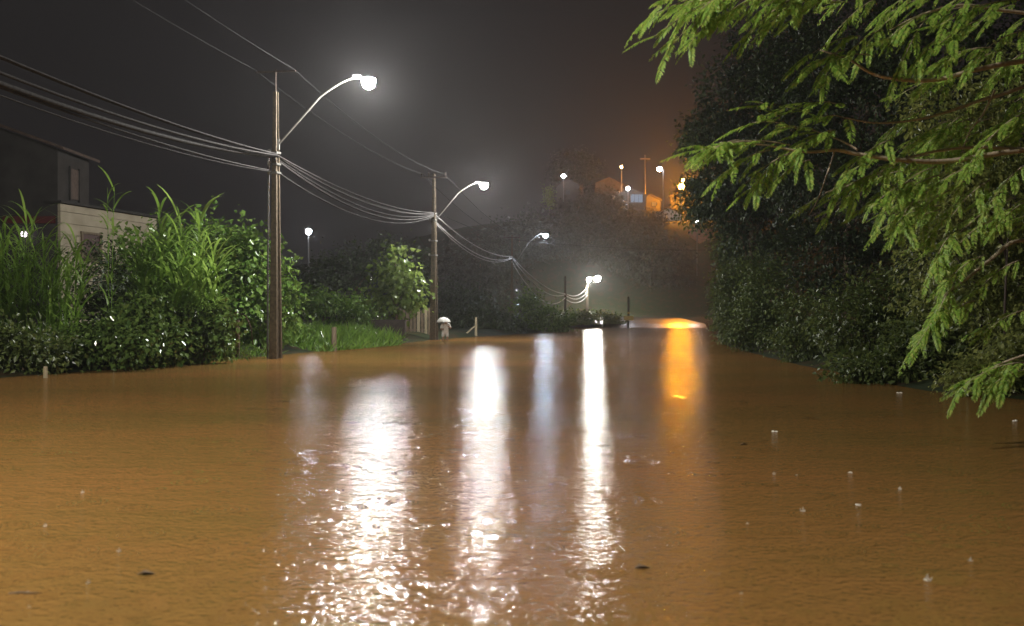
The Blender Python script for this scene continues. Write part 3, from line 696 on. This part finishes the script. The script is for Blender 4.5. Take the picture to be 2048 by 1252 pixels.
# --- grass on the left bank
def grass(name, label, area, n, h, w):
    parts = []; pts = []
    while len(pts) < n:
        Yq = rng.uniform(area[2], area[3]); pxl = rng.uniform(area[0], area[1]); xq = (pxl - CX) / FPX * Yq
        zq = float(gz(xq, Yq))
        if zq > -.10: pts.append((xq, Yq, zq - .03))
    pts = np.array(pts); m = len(pts)
    d = norm(np.stack([rng.normal(size=m) * .7, rng.normal(size=m) * .7, np.ones(m)], 1)); nr = norm(rng.normal(size=(m, 3)) * np.array([1, 1, .2]))
    L_ = h * (.35 + 1.1 * rng.random(m) ** 1.6) * (.35 + 1.0 * (.5 + .5 * np.sin(pts[:, 0] * 3.7 + 1) * np.cos(pts[:, 1] * 1.3)))
    V, F = leaf_geo(pts, d, nr, L_, np.full(m, w), .0)
    o = link(name, np_mesh(name, V, F, M['grass'])); tag(o, label, "grass", None, "stuff"); return o
grass("bank_grass", "bright green grass on the bank between the first and second poles", (560, 800, 40, 60), 9000, .6, .06)
grass("verge_grass", "short dim grass on the left bank behind the bushes", (20, 560, 27, 46), 7000, .5, .04)

# ------------------------------------------------------------------ left houses
def part(name, mat, par, fn):
    mb = MB(); fn(mb); return mb.build(name, M[mat], par)
h = empty("house", (-22.0, 46, 0)); zg = float(gz(-24, 48))
tag(h, "large dark grey house with sloping gable roof behind the left cane grass", "house")
EV, RG = 9.6, 11.6                                      # eave and ridge height
def gable(mb):
    vs = [(-14, 0, zg - 1.5), (0, 0, zg - 1.5), (0, 0, EV), (-5.5, 0, RG), (-14, 0, EV + .3)]
    vs2 = [(x, 3.4, z) for x, y, z in vs]
    mb.add(vs + vs2, [(0, 1, 2, 3, 4), (9, 8, 7, 6, 5), (0, 1, 6, 5), (1, 2, 7, 6), (4, 0, 5, 9)])
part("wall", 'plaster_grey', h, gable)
def roof(mb):
    for a, b_ in (((-5.5, RG + .05), (.45, EV - .10)), ((-5.5, RG + .05), (-14.4, EV + .2))):
        vs = [(a[0], -.35, a[1]), (b_[0], -.35, b_[1]), (b_[0], 3.7, b_[1]), (a[0], 3.7, a[1])]
        mb.add(vs + [(x, y, z + .14) for x, y, z in vs], [(0, 1, 2, 3), (7, 6, 5, 4), (0, 1, 5, 4), (1, 2, 6, 5), (2, 3, 7, 6), (3, 0, 4, 7)])
part("roof", 'roof_tile', h, roof)
part("red_band", 'red_paint', h, lambda mb: mb.box((-1.35, -.06, 6.15), (2.5, .12, .34)))
w = part("window", 'brown_crate', h, lambda mb: mb.box((.02, 1.7, 8.1), (.06, .9, 1.5)))
part("frame", 'plaster_grey', w, lambda mb: [mb.box((.05, 1.7 + s * .5, 8.1), (.08, .09, 1.7)) for s in (-1, 1)])
an = empty("annex", (-21.85, 45.96, 0)); tag(an, "cream walled annex with a red brown shutter beside the dark house", "house")
ang = math.atan2(7.0, 1.95); ca_, sa_ = math.cos(ang), math.sin(ang)
def alongw(u, out, z): return (u * ca_ + out * sa_, u * sa_ - out * ca_, z)
for i in range(13):                                     # courses of big rendered blocks
    z0_, z1_ = zg - 1 + i * .56, zg - 1 + (i + 1) * .56 - .02
    mb = MB(); e_ = .006 * (i % 2)
    vs = [alongw(u, o_, z) for z in (z0_, min(z1_, 6.95)) for u, o_ in ((0, e_), (7.4, e_), (7.4, -3), (0, -3))]
    if z0_ > 6.9: continue
    mb.add(vs, [(3, 2, 1, 0), (4, 5, 6, 7), (0, 1, 5, 4), (1, 2, 6, 5), (2, 3, 7, 6), (3, 0, 4, 7)])
    mb.build("block_course", M['plaster_cream'], an)
def slab(mb):
    vs = [alongw(u, o_, z) for z in (6.96, 7.08) for u, o_ in ((-.2, .22), (7.6, .22), (7.6, -3.1), (-.2, -3.1))]
    mb.add(vs, [(3, 2, 1, 0), (4, 5, 6, 7), (0, 1, 5, 4), (1, 2, 6, 5), (2, 3, 7, 6), (3, 0, 4, 7)])
part("roof", 'plaster_grey', an, slab)
def shut(mb):
    vs = [alongw(u, o_, z) for z in (4.35, 5.6) for u, o_ in ((1.5, .06), (2.7, .06), (2.7, -.05), (1.5, -.05))]
    mb.add(vs, [(3, 2, 1, 0), (4, 5, 6, 7), (0, 1, 5, 4), (1, 2, 6, 5), (2, 3, 7, 6), (3, 0, 4, 7)])
sw = part("window", 'shutter', an, shut)
def shutf(mb):
    for z0_, z1_, u0, u1 in ((4.22, 4.345, 1.36, 2.84), (5.605, 5.72, 1.36, 2.84), (4.35, 5.6, 1.38, 1.495), (4.35, 5.6, 2.705, 2.82)):
        vs = [alongw(u, o_, z) for z in (z0_, z1_) for u, o_ in ((u0, .10), (u1, .10), (u1, -.03), (u0, -.03))]
        mb.add(vs, [(3, 2, 1, 0), (4, 5, 6, 7), (0, 1, 5, 4), (1, 2, 6, 5), (2, 3, 7, 6), (3, 0, 4, 7)])
part("frame", 'wood', sw, shutf)
pl = empty("porch_lamp", P(48, 467, 45.7)); tag(pl, "small pinkish white lamp glowing on the dark house wall", "lamp")
part("bracket", 'housing', pl, lambda mb: mb.box((0, .12, .12), (.12, .30, .06)))
MB().lathe((0, 0, -.14), [(.06, -.02), (.13, .03), (.14, .15), (.10, .22)], 10).build("shade", mat_emit("pink lamp", (1.0, .82, .95), 6), pl)

# ------------------------------------------------------------------ posts, fence, crate, person
def post(label, px, base, top_py, r, mat='wood', lean=(0, 0)):
    Y = CAM_H * FPX / (base - HY); q = P(px, base, Y); zt = CAM_H + (HY - top_py) / FPX * Y
    o = (q.x, q.y, 0); t = MB(o).tube([(q.x, q.y, -.7), (q.x + lean[0] * .5, q.y, zt * .5), (q.x + lean[0], q.y + lean[1], zt)], [r, r * .95, r * .85], 8).build("wooden_post", M[mat])
    t.location = o; return tag(t, label, "post", "old posts along the left bank")
post("short cream post standing in the water below the left bushes", 91, 756, 733, .055, 'wood_pale')
post("dark wooden post under the bent branch left of the near pole", 475, 716, 640, .09, 'wood')
post("dark wooden post in the bright grass right of the near pole", 668, 702, 654, .12, 'wood')
post("pale bare post on the dark bank past the pale figure", 952, 673, 634, .10, 'wood_pale')
Y = 69.5; a = P(926, 673, Y); b_ = P(950, 652, Y)
st = MB((a.x, a.y, 0)).tube([(a.x - .3, a.y, -.4), a, b_], [.07, .07, .05], 7).build("leaning_stick", M['wood_pale']); st.location = (a.x, a.y, 0)
tag(st, "pale stick leaning against the bare post past the pale figure", "stick")
Y = 33.8; pts = [P(446, 716, Y), P(447, 660, Y), P(458, 632, Y), P(475, 624, Y), P(492, 632, Y), P(502, 655, Y), P(506, 690, Y)]; pts[0].z = -.3
sb = MB(pts[0]).tube(pts, [.035, .032, .03, .028, .025, .022, .015], 6).build("bent_branch", M['wood'], None, True); sb.location = pts[0]
tag(sb, "bent dark branch arching over a post by the near pole", "branch")
fz = empty("board_fence", P(830, 680, 62)); fz.location.z = 0; tag(fz, "weathered board fence between the vine tree and the second pole", "fence")
for i in range(9):
    px = 800 + i * 7.4; q = P(px, 680, 62.2); zt = CAM_H + (HY - (617 + 4 * math.sin(i * 2.3))) / FPX * 62.2
    mb = MB(fz.location); mb.box((q.x, q.y + .02 * (i % 2), zt / 2 - .3), (.19, .035, zt + .6), .02 * math.sin(i * 5)); mb.build("board", M['wood_pale' if i in (5, 7) else 'wood'], fz)
mb = MB(fz.location)
for z in (.6, 1.5): q = P(830, 680, 62.3); mb.box((q.x, q.y + .03, z), (2.2, .05, .09))
mb.build("rail", M['wood'], fz)
cr = empty("dark_crate", P(778, 690, 55)); cr.location.z = float(gz(cr.location.x, 55)); tag(cr, "low dark brown crate lying on the bank before the fence", "crate")
for i in range(4): MB().box((0, -.45 + .004 * (i % 2), .12 + i * .215), (1.9, .05, .2)).build("plank", M['brown_crate'], cr)
for s in (-1, 1): MB().box((s * .93, .0, .43), (.06, .84, .86)).build("end_panel", M['brown_crate'], cr)
MB().box((0, .45, .43), (1.9, .05, .86)).build("back_panel", M['brown_crate'], cr)
MB().box((0, 0, .89), (2.0, 1.0, .05)).build("lid", M['brown_crate'], cr)

# person wading, hunched under a white umbrella
def skin_body(name, joints, edges, mat, parent, sub=2):
    me = bpy.data.meshes.new(name); me.from_pydata([j[:3] for j in joints], edges, [])
    o = link(name, me, parent); me.materials.append(mat)
    sk = o.modifiers.new("skin", 'SKIN'); sk.use_smooth_shade = True
    for i, j in enumerate(joints):
        v = me.skin_vertices[0].data[i]; v.radius = (j[3], j[3] * (j[4] if len(j) > 4 else 1)); v.use_root = (i == 0)
    ss = o.modifiers.new("sub", 'SUBSURF'); ss.levels = sub; ss.render_levels = sub
    return o
pq = P(890, 682, 57.5); pr = empty("person", (pq.x, pq.y, 0)); pr.rotation_euler.z = .35
tag(pr, "hunched person in pale clothes wading beside the second pole", "person")
J = [(0, 0, .62, .15, .8), (0, -.05, .80, .17, .75), (0, -.13, 1.0, .17, .7), (0, -.18, 1.08, .07, 1), (0, -.22, 1.17, .075, 1.1), (0, -.235, 1.25, .085, 1.15), (0, -.24, 1.31, .05, 1),
     (-.11, .0, .50, .10), (-.13, -.04, .18, .065), (-.13, 0, -.22, .05), (-.13, -.1, -.27, .045), (.11, 0, .50, .10), (.13, -.06, .18, .065), (.14, .02, -.22, .05), (.14, -.08, -.27, .045),
     (-.21, -.14, .98, .07), (-.30, -.16, .72, .05), (-.24, -.36, .70, .038), (-.20, -.43, .72, .04), (.21, -.14, .98, .07), (.30, -.20, .76, .05), (.13, -.38, .86, .036), (.06, -.40, .90, .04)]
E_ = [(0, 1), (1, 2), (2, 3), (3, 4), (4, 5), (5, 6), (0, 7), (7, 8), (8, 9), (9, 10), (0, 11), (11, 12), (12, 13), (13, 14), (2, 15), (15, 16), (16, 17), (17, 18), (2, 19), (19, 20), (20, 21), (21, 22)]
body = skin_body("body", J, E_, M['skin'], pr)
skin_body("clothes", [(0, 0, .60, .165, .9), (0, -.05, .80, .185, .8), (0, -.13, 1.0, .18, .75), (0, -.16, 1.06, .10, 1), (-.12, 0, .48, .115), (-.135, -.03, .20, .085), (.12, 0, .48, .115), (.135, -.05, .20, .085),
                      (-.22, -.14, .98, .085), (-.305, -.16, .72, .065), (.22, -.14, .98, .085), (.305, -.20, .76, .065)],
          [(0, 1), (1, 2), (2, 3), (0, 4), (4, 5), (0, 6), (6, 7), (2, 8), (8, 9), (2, 10), (10, 11)], M['cloth_pale'], pr)
MB().lathe((0, -.215, 1.20), [(.095, 0), (.105, .06), (.085, .12), (.03, .15)], 10).build("hair", M['hair'], pr, True)
um = empty("umbrella", (pq.x - .05, pq.y - .42, .92)); tag(um, "small white domed umbrella held over the hunched person", "umbrella")
mb = MB(); prof = [(.42, .20), (.40, .27), (.33, .38), (.22, .46), (.10, .50), (.02, .515)]
n = 8; vs = []; fs = []
for k_, (r_, z_) in enumerate(prof):
    for g in range(n * 2):
        a_ = math.pi * g / n; dip = 0 if g % 2 == 0 else -.03 * (1 - k_ / 5); vs.append((math.cos(a_) * r_ * (1 if g % 2 == 0 else .97), math.sin(a_) * r_ * (1 if g % 2 == 0 else .97), z_ - dip * .5))
for k_ in range(5):
    for g in range(n * 2): fs.append((k_ * 16 + g, k_ * 16 + (g + 1) % 16, (k_ + 1) * 16 + (g + 1) % 16, (k_ + 1) * 16 + g))
mb.add(vs, fs); cn = mb.build("canopy", M['cloth_white'], um)
sd_ = cn.modifiers.new("thickness", 'SOLIDIFY'); sd_.thickness = .006
MB().tube([(0, 0, -.05), (0, 0, .56)], .012, 6).build("shaft", M['steel'], um)
for g in range(8):
    a_ = math.pi * g / 4; MB().tube([(0, 0, .28), (math.cos(a_) * .2, math.sin(a_) * .2, .44)], .005, 4).build("rib", M['steel'], um)

# road sign standing in the water by the far edge
q = P(1257, 655, 118); sg = empty("road_sign", (q.x, q.y, 0)); tag(sg, "thin post with a yellow board standing in the water at the far edge", "sign")
MB().tube([(0, 0, -.9), (0, 0, 3.9)], [.16, .13], 8).build("post", M['concrete'], sg)
MB().box((0, -.18, 1.25), (1.15, .05, .55)).build("board", M['yellow'], sg)
MB().lathe((0, -.2, 1.72), [(.05, 0), (.16, .04), (.16, .22), (.05, .28)], 8).build("reflector", M['yellow'], sg)

# ------------------------------------------------------------------ hill with the upper town
def town_house(label, px, py_base, Y, w_, d_, hgt, wallm, rot=0.0, win=(), lit=None):
    q = P(px, py_base, Y); z0 = q.z
    t = empty("hill_house", (q.x, Y, z0), rot); tag(t, label, "house", "small houses on the hill")
    mb = MB(); vs = [(-w_ / 2, 0, -4), (w_ / 2, 0, -4), (w_ / 2, 0, hgt), (0, 0, hgt + w_ * .22), (-w_ / 2, 0, hgt)]
    mb.add(vs + [(x, d_, z) for x, y, z in vs], [(0, 1, 2, 3, 4), (9, 8, 7, 6, 5), (0, 1, 6, 5), (1, 2, 7, 6), (4, 0, 5, 9)]); mb.build("wall", M[wallm], t)
    mb = MB()
    for s in (-1, 1):
        vs = [(0, -.4, hgt + w_ * .22 + .05), (s * (w_ / 2 + .4), -.4, hgt - .12), (s * (w_ / 2 + .4), d_ + .4, hgt - .12), (0, d_ + .4, hgt + w_ * .22 + .05)]
        mb.add(vs + [(x, y, z + .15) for x, y, z in vs], [(0, 1, 2, 3), (7, 6, 5, 4), (0, 1, 5, 4), (1, 2, 6, 5), (2, 3, 7, 6), (3, 0, 4, 7)])
    mb.build("roof", M['roof_tile'], t)
    for (x, z, ww, hh) in win:
        wo_ = MB().box((x, -.03, z), (ww, .08, hh)).build("window", lit or M['glass_blue'], t)
        fr = MB()
        for s in (-1, 1): fr.box((x + s * (ww / 2 + .06), -.06, z), (.12, .14, hh + .24))
        fr.box((x, -.06, z + hh / 2 + .06), (ww - .002, .14, .12)); fr.box((x, -.06, z - hh / 2 - .06), (ww - .002, .14, .12))
        for k_ in (-.17, .17): fr.box((x + k_ * ww, -.05, z), (.07, .06, hh))
        fr.build("frame", M['wall_dim'], wo_)
    return t
lit_blue = mat_emit("lit window blue white", (.55, .75, 1.0), .35)
lit_warm = mat_emit("lit window amber", (1.0, .5, .12), .4)
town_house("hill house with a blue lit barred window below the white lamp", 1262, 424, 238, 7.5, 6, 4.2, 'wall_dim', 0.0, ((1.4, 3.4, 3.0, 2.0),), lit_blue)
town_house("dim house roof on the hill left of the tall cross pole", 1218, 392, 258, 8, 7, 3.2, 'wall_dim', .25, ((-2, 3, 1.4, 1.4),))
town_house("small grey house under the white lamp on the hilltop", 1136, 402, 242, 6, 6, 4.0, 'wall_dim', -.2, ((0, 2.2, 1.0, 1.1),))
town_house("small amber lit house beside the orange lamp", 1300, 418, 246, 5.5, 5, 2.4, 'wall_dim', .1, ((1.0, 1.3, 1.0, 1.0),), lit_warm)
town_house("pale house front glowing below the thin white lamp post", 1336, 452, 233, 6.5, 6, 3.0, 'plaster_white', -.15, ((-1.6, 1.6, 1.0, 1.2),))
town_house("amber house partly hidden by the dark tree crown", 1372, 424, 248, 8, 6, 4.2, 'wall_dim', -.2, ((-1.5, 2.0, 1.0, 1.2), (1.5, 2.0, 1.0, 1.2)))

def lamp_post(label, px, py, Y, base_py, em, r=.5, arm=0.0, group="lamp posts on the hill", mat='housing'):
    q = P(px, py, Y); zb = P(px, base_py, Y).z - 2
    t = empty("lamp_post", (q.x + arm, Y, zb)); tag(t, label, "street lamp", group); h_ = q.z - zb
    MB().tube([(0, 0, 0), (0, 0, h_ * .97), (-arm * .4, 0, h_ + .45), (-arm, 0, h_ + .45)] if arm else [(0, 0, 0), (0, 0, h_ + .3)], .14 if Y > 100 else .07, 6).build("post", M[mat], t)
    hd = MB().lathe((-arm, 0, h_ + r * .82), [(r * .5, 0), (r * .4, .10), (.05, .16)], 10).build("lamp_head", M['housing'], t)
    pf = [(r * math.sin(a_), -r * math.cos(a_)) for a_ in (.15, .6, 1.1, 1.6, 2.1, 2.55)]
    MB().lathe((-arm, 0, h_), pf, 10).build("lamp_globe", em, hd, True)
    return t
lamp_post("thin dark lamp post with a white lamp above the pale house front", 1319, 338, 225, 445, E_town, .55, .9)
lamp_post("orange sodium lamp beside the dark tree crown", 1363, 373, 240, 432, E_orange, .75)
lamp_post("smaller orange sodium lamp just above the bright orange lamp", 1366, 361, 246, 432, E_orange, .35)
lamp_post("white lamp over the small grey house on the hilltop", 1127, 352, 238, 392, E_town, .5)
lamp_post("tiny warm lamp over the dim house roof", 1243, 334, 249, 400, mat_emit("tiny warm lamp", (1, .6, .25), 120), .30)
lamp_post("small white blue lamp left of the barred window", 1256, 377, 233, 415, E_small, .40)
lamp_post("white floodlight glowing alone in the dark behind the bushes", 617, 463, 90, 600, E_dim, .28, 0.0, None)
lamp_post("white lamp half hidden behind leaves of the bend tree", 1394, 443, 209, 540, E_town, .5, 0.0, None)
q = P(1290, 318, 243); zb = float(gz(q.x, 243))
cp = empty("cross_pole", (q.x, 243, zb)); tag(cp, "tall hilltop power pole with a crossarm lit amber", "utility pole")
MB().tube([(0, 0, -1), (0, 0, q.z - zb + 1)], [.24, .15], 8).build("shaft", M['dark_concrete'], cp)
MB().box((0, -.25, q.z - zb), (2.6, .2, .25)).build("crossarm", M['wood'], cp)
# lit embankment wall seen through the gap in the trees
bw = empty("embankment_wall", (40.0, 214, 12)); tag(bw, "sloping white and red embankment wall seen through the gap in the trees", "wall")
def emb(mb, k0, k1, dy=0.0):
    o_ = Vector(bw.location); pts = [P(1376, 468, 221), P(1396, 490, 218), P(1412, 520, 215.5), P(1428, 552, 213)]; vs = []
    for q_ in pts:
        d_ = Vector((0, -.5, -1.0))
        a_ = q_ + d_ * k0 - o_ + Vector((0, dy, 0)); b2 = q_ + d_ * k1 - o_ + Vector((0, dy, 0)); e2 = Vector((5.5, 1.2, .3))
        vs += [a_, a_ + e2, b2 + e2, b2]
    fs = [(0, 3, 2, 1), (12, 13, 14, 15)]
    for i in range(3):
        for k_ in range(4): fs.append((i * 4 + k_, i * 4 + (k_ + 1) % 4, i * 4 + 4 + (k_ + 1) % 4, i * 4 + 4 + k_))
    mb.add(vs, fs)
part("white_face", 'plaster_white', bw, lambda mb: emb(mb, 1.0, 3.2))
part("red_face", 'red_earth', bw, lambda mb: emb(mb, -1.2, .995, .05))

# dark trees on the hillside
HG = "dark trees on the hillside"
ht = [(1150, 432, 231, 34, "dark treetop right below the small grey house"), (1262, 446, 229, 32, "dark treetop just under the barred window house"), (1300, 448, 228, 28, "small dark treetop below the tall cross pole"), (1040, 470, 215, 60, "leftmost dark hillside tree above the third pole's lamp"), (1115, 450, 218, 55, "dark hillside tree below the small grey house"),
      (1180, 445, 214, 55, "dark hillside tree left below the dim house roof"), (1235, 470, 210, 45, "dark hillside tree below the barred window house"),
      (1300, 500, 206, 50, "dark hillside tree below the lamp post and pale house"), (1330, 520, 206, 40, "dark hillside tree nearest the embankment wall"),
      (1060, 545, 222, 50, "low dark hillside tree above the short pale pole"), (1250, 545, 228, 50, "low dark hillside tree right of the twin lamps"),
      (1330, 560, 224, 50, "low dark hillside tree above the road sign"), (1410, 580, 222, 45, "low dark hillside tree behind the bend of the bank"),
      (960, 520, 205, 60, "dark hillside tree behind the second lamp"), (880, 560, 195, 60, "dark hillside tree behind the second pole"),
      (1150, 330, 262, 40, "faint treetop above the small grey house"), (1205, 408, 232, 38, "dark treetop in front of the dim house roof")]
for px, py, Y, r_, lb in ht:
    tree_px(lb, px, Y, [(px, py, r_, r_ * .7), (px - r_ * .6, py + r_ * .4, r_ * .7, r_ * .6), (px + r_ * .6, py + r_ * .4, r_ * .7, r_ * .6), (px, py + r_ * .9, r_ * .9, r_ * .5)], 4200, .75, 'leaf_far', HG, .3, "hill_tree", "tree")
tree_px("light green plant tuft lit on the hillside left of the small grey house", 1098, 236, [(1097, 382, 7, 10), (1099, 402, 9, 12)], 500, .5, 'leaf_vine', None, .12, "lit_plant", "plant")

# ------------------------------------------------------------------ small things on the water
def wpt(px, py):
    Y = CAM_H * FPX / (py - HY); return Vector(((px - CX) / FPX * Y, Y, 0)), Y / FPX
def foam(label, px, py, wpx, seed):
    q, k = wpt(px, py); r = random.Random(seed); mb = MB(); w_ = wpx * k * .55
    for i in range(7):
        rr = w_ * r.uniform(.10, .22); c_ = (r.uniform(-.35, .35) * w_, r.uniform(-.3, .3) * w_, -rr * .25)
        mb.lathe(c_, [(rr * .5, -rr * .6), (rr, 0), (rr * .85, rr * .5), (rr * .45, rr * .85), (rr * .08, rr)], 7)
    o = mb.build("foam_clump", M['foam'], None, True); o.location = q
    return tag(o, label, "foam", "bits of foam and litter on the water")
def splash(label, px, py, hpx, seed):
    q, k = wpt(px, py); r = random.Random(seed); mb = MB(); h_ = hpx * k * .5
    mb.lathe((0, 0, -.002), [(h_ * .55, 0), (h_ * .6, h_ * .12), (h_ * .45, h_ * .14), (h_ * .3, h_ * .03)], 9)
    for i in range(5):
        a_ = r.uniform(0, 6.28); mb.tube([(math.cos(a_) * h_ * .5, math.sin(a_) * h_ * .5, h_ * .05), (math.cos(a_) * h_ * .62, math.sin(a_) * h_ * .62, h_ * r.uniform(.3, .6))], [h_ * .07, h_ * .03], 5)
    mb.tube([(0, 0, 0), (0, 0, h_ * .7)], [h_ * .12, h_ * .05], 6); mb.lathe((0, 0, h_ * .8), [(h_ * .02, -h_ * .1), (h_ * .1, 0), (h_ * .02, h_ * .1)], 6)
    o = mb.build("rain_splash", M['foam'], None, True); o.location = q
    return tag(o, label, "splash", "rain splashes on the water")
M['ripple'] = mat_noise("rain ring water", (.21, .126, .035), (.28, .142, .041), 2, .12, .5)
def ring_geo(x, y, r, w, h, n=20):
    a_ = np.linspace(0, 2 * math.pi, n, endpoint=False); rr = [r - w, r, r + w]; zz = [.0012, h, .0012]; V_ = []
    for q_, z_ in zip(rr, zz): V_.append(np.stack([x + np.cos(a_) * q_, y + np.sin(a_) * q_, np.full(n, z_)], 1))
    k_ = np.arange(n); k2 = (k_ + 1) % n; f_ = []
    for j in range(2):
        f_.append(np.stack([j * n + k_, (j + 1) * n + k_, (j + 1) * n + k2], 1)); f_.append(np.stack([j * n + k_, (j + 1) * n + k2, j * n + k2], 1))
    return np.concatenate(V_), np.concatenate(f_)
rg = []
for i in range(420):
    px_, py_ = rng.uniform(-20, 2068), rng.uniform(790, 1260); Yq = CAM_H * FPX / (py_ - HY); xq = (px_ - CX) / FPX * Yq
    r0 = rng.uniform(.015, .075)
    for j in range(rng.integers(1, 4)): rg.append(ring_geo(xq, Yq, r0 * (1 + .75 * j), .006 + .06 * r0, .0030 - .0007 * j))
Vr, Fr = merge(rg)
ro = link("rain_ripples", np_mesh("rain_ripples", Vr, Fr, M['ripple'], True)); tag(ro, "small overlapping rings of rain drops on the brown water", "ripples", None, "stuff")
foam("flat white scrap floating below the orange reflection's right side", 1550, 863, 26, 1)
foam("white foam bit at the foot of the right bank shrubs", 1797, 786, 24, 2)
foam("largest foam clump floating alone on the open brown water", 1715, 1010, 30, 3)
foam("pale foam bit under the lowest hanging fronds", 2030, 842, 28, 4)
foam("small round foam bit above the largest foam clump", 1700, 945, 18, 5)
foam("tiny foam bit left above the largest foam clump", 1594, 950, 10, 6)
SPL = [("tall rain splash near the lower right corner", 1855, 1160, 26), ("rain splash right above the tall corner splash", 1941, 1122, 18), ("tiny rain splash below the cream post, at mid height", 165, 985, 12),
       ("tiny rain splash left of the broad glitter path, low down", 238, 1102, 15), ("tiny rain splash on the brown water at far left", 90, 1052, 12), ("rain splash on the floating dark twig", 56, 1187, 13),
       ("rain splash above the floating dark twig", 176, 1166, 14), ("tiny rain splash under the floating dark twig", 58, 1216, 13), ("tiny rain splash low between glitter paths and right bank", 1483, 1188, 11),
       ("faint rain splash left of the largest foam clump", 1606, 1022, 18), ("faint rain splash in the olive water below the scrap", 1548, 948, 11), ("tiny rain splash right of the small round foam bit", 1800, 978, 12),
       ("tiny rain splash just below the broken orange reflection's end", 1495, 1048, 9)]
for i, (lb, x_, y_, h_) in enumerate(SPL): splash(lb, x_, y_, h_, 20 + i)
q, k = wpt(50, 1188); tw = MB().tube([(-.085, 0, .002), (-.02, .008, .006), (.03, -.004, .006), (.09, .006, .002)], [.006, .007, .006, .004], 6).build("floating_twig", M['bark'], None, True); tw.location = q
tag(tw, "dark twig floating on the water near the lower left corner", "twig")
for lb, x_, y_ in (("dark leaf floating between the glitter paths and the brown water", 1284, 1138), ("dark leaf floating below the white scrap", 1488, 890), ("dark leaf floating in front of the sharpest glitter path", 290, 1150)):
    q, k = wpt(x_, y_); V, F = leaf_geo(np.array([[-.05, 0, .004]]), np.array([[1.0, .2, .12]]), np.array([[0, 0, 1.0]]), np.array([.11]), np.array([.05]), .25)
    lo = link("floating_leaf", np_mesh("floating_leaf", V, F, M['bark'])); lo.location = q; tag(lo, lb, "leaf", "dark leaves floating on the water")

# ------------------------------------------------------------------ misty rain air
mh = bpy.data.materials.new("rain haze"); nt, N, L = nodes_of(mh); N.remove(N["Principled BSDF"])
pv = N.new("ShaderNodeVolumePrincipled"); pv.inputs["Color"].default_value = (.93, .93, .95, 1); pv.inputs["Density"].default_value = .00044
pv.inputs["Anisotropy"].default_value = .7
L.new(pv.outputs[0], N["Material Output"].inputs["Volume"])
hz = MB().box((0, 320, 26), (820, 780, 56.0)).build("haze", mh); tag(hz, kind="stuff")
hz["label"] = "thin misty rain air filling the whole valley"
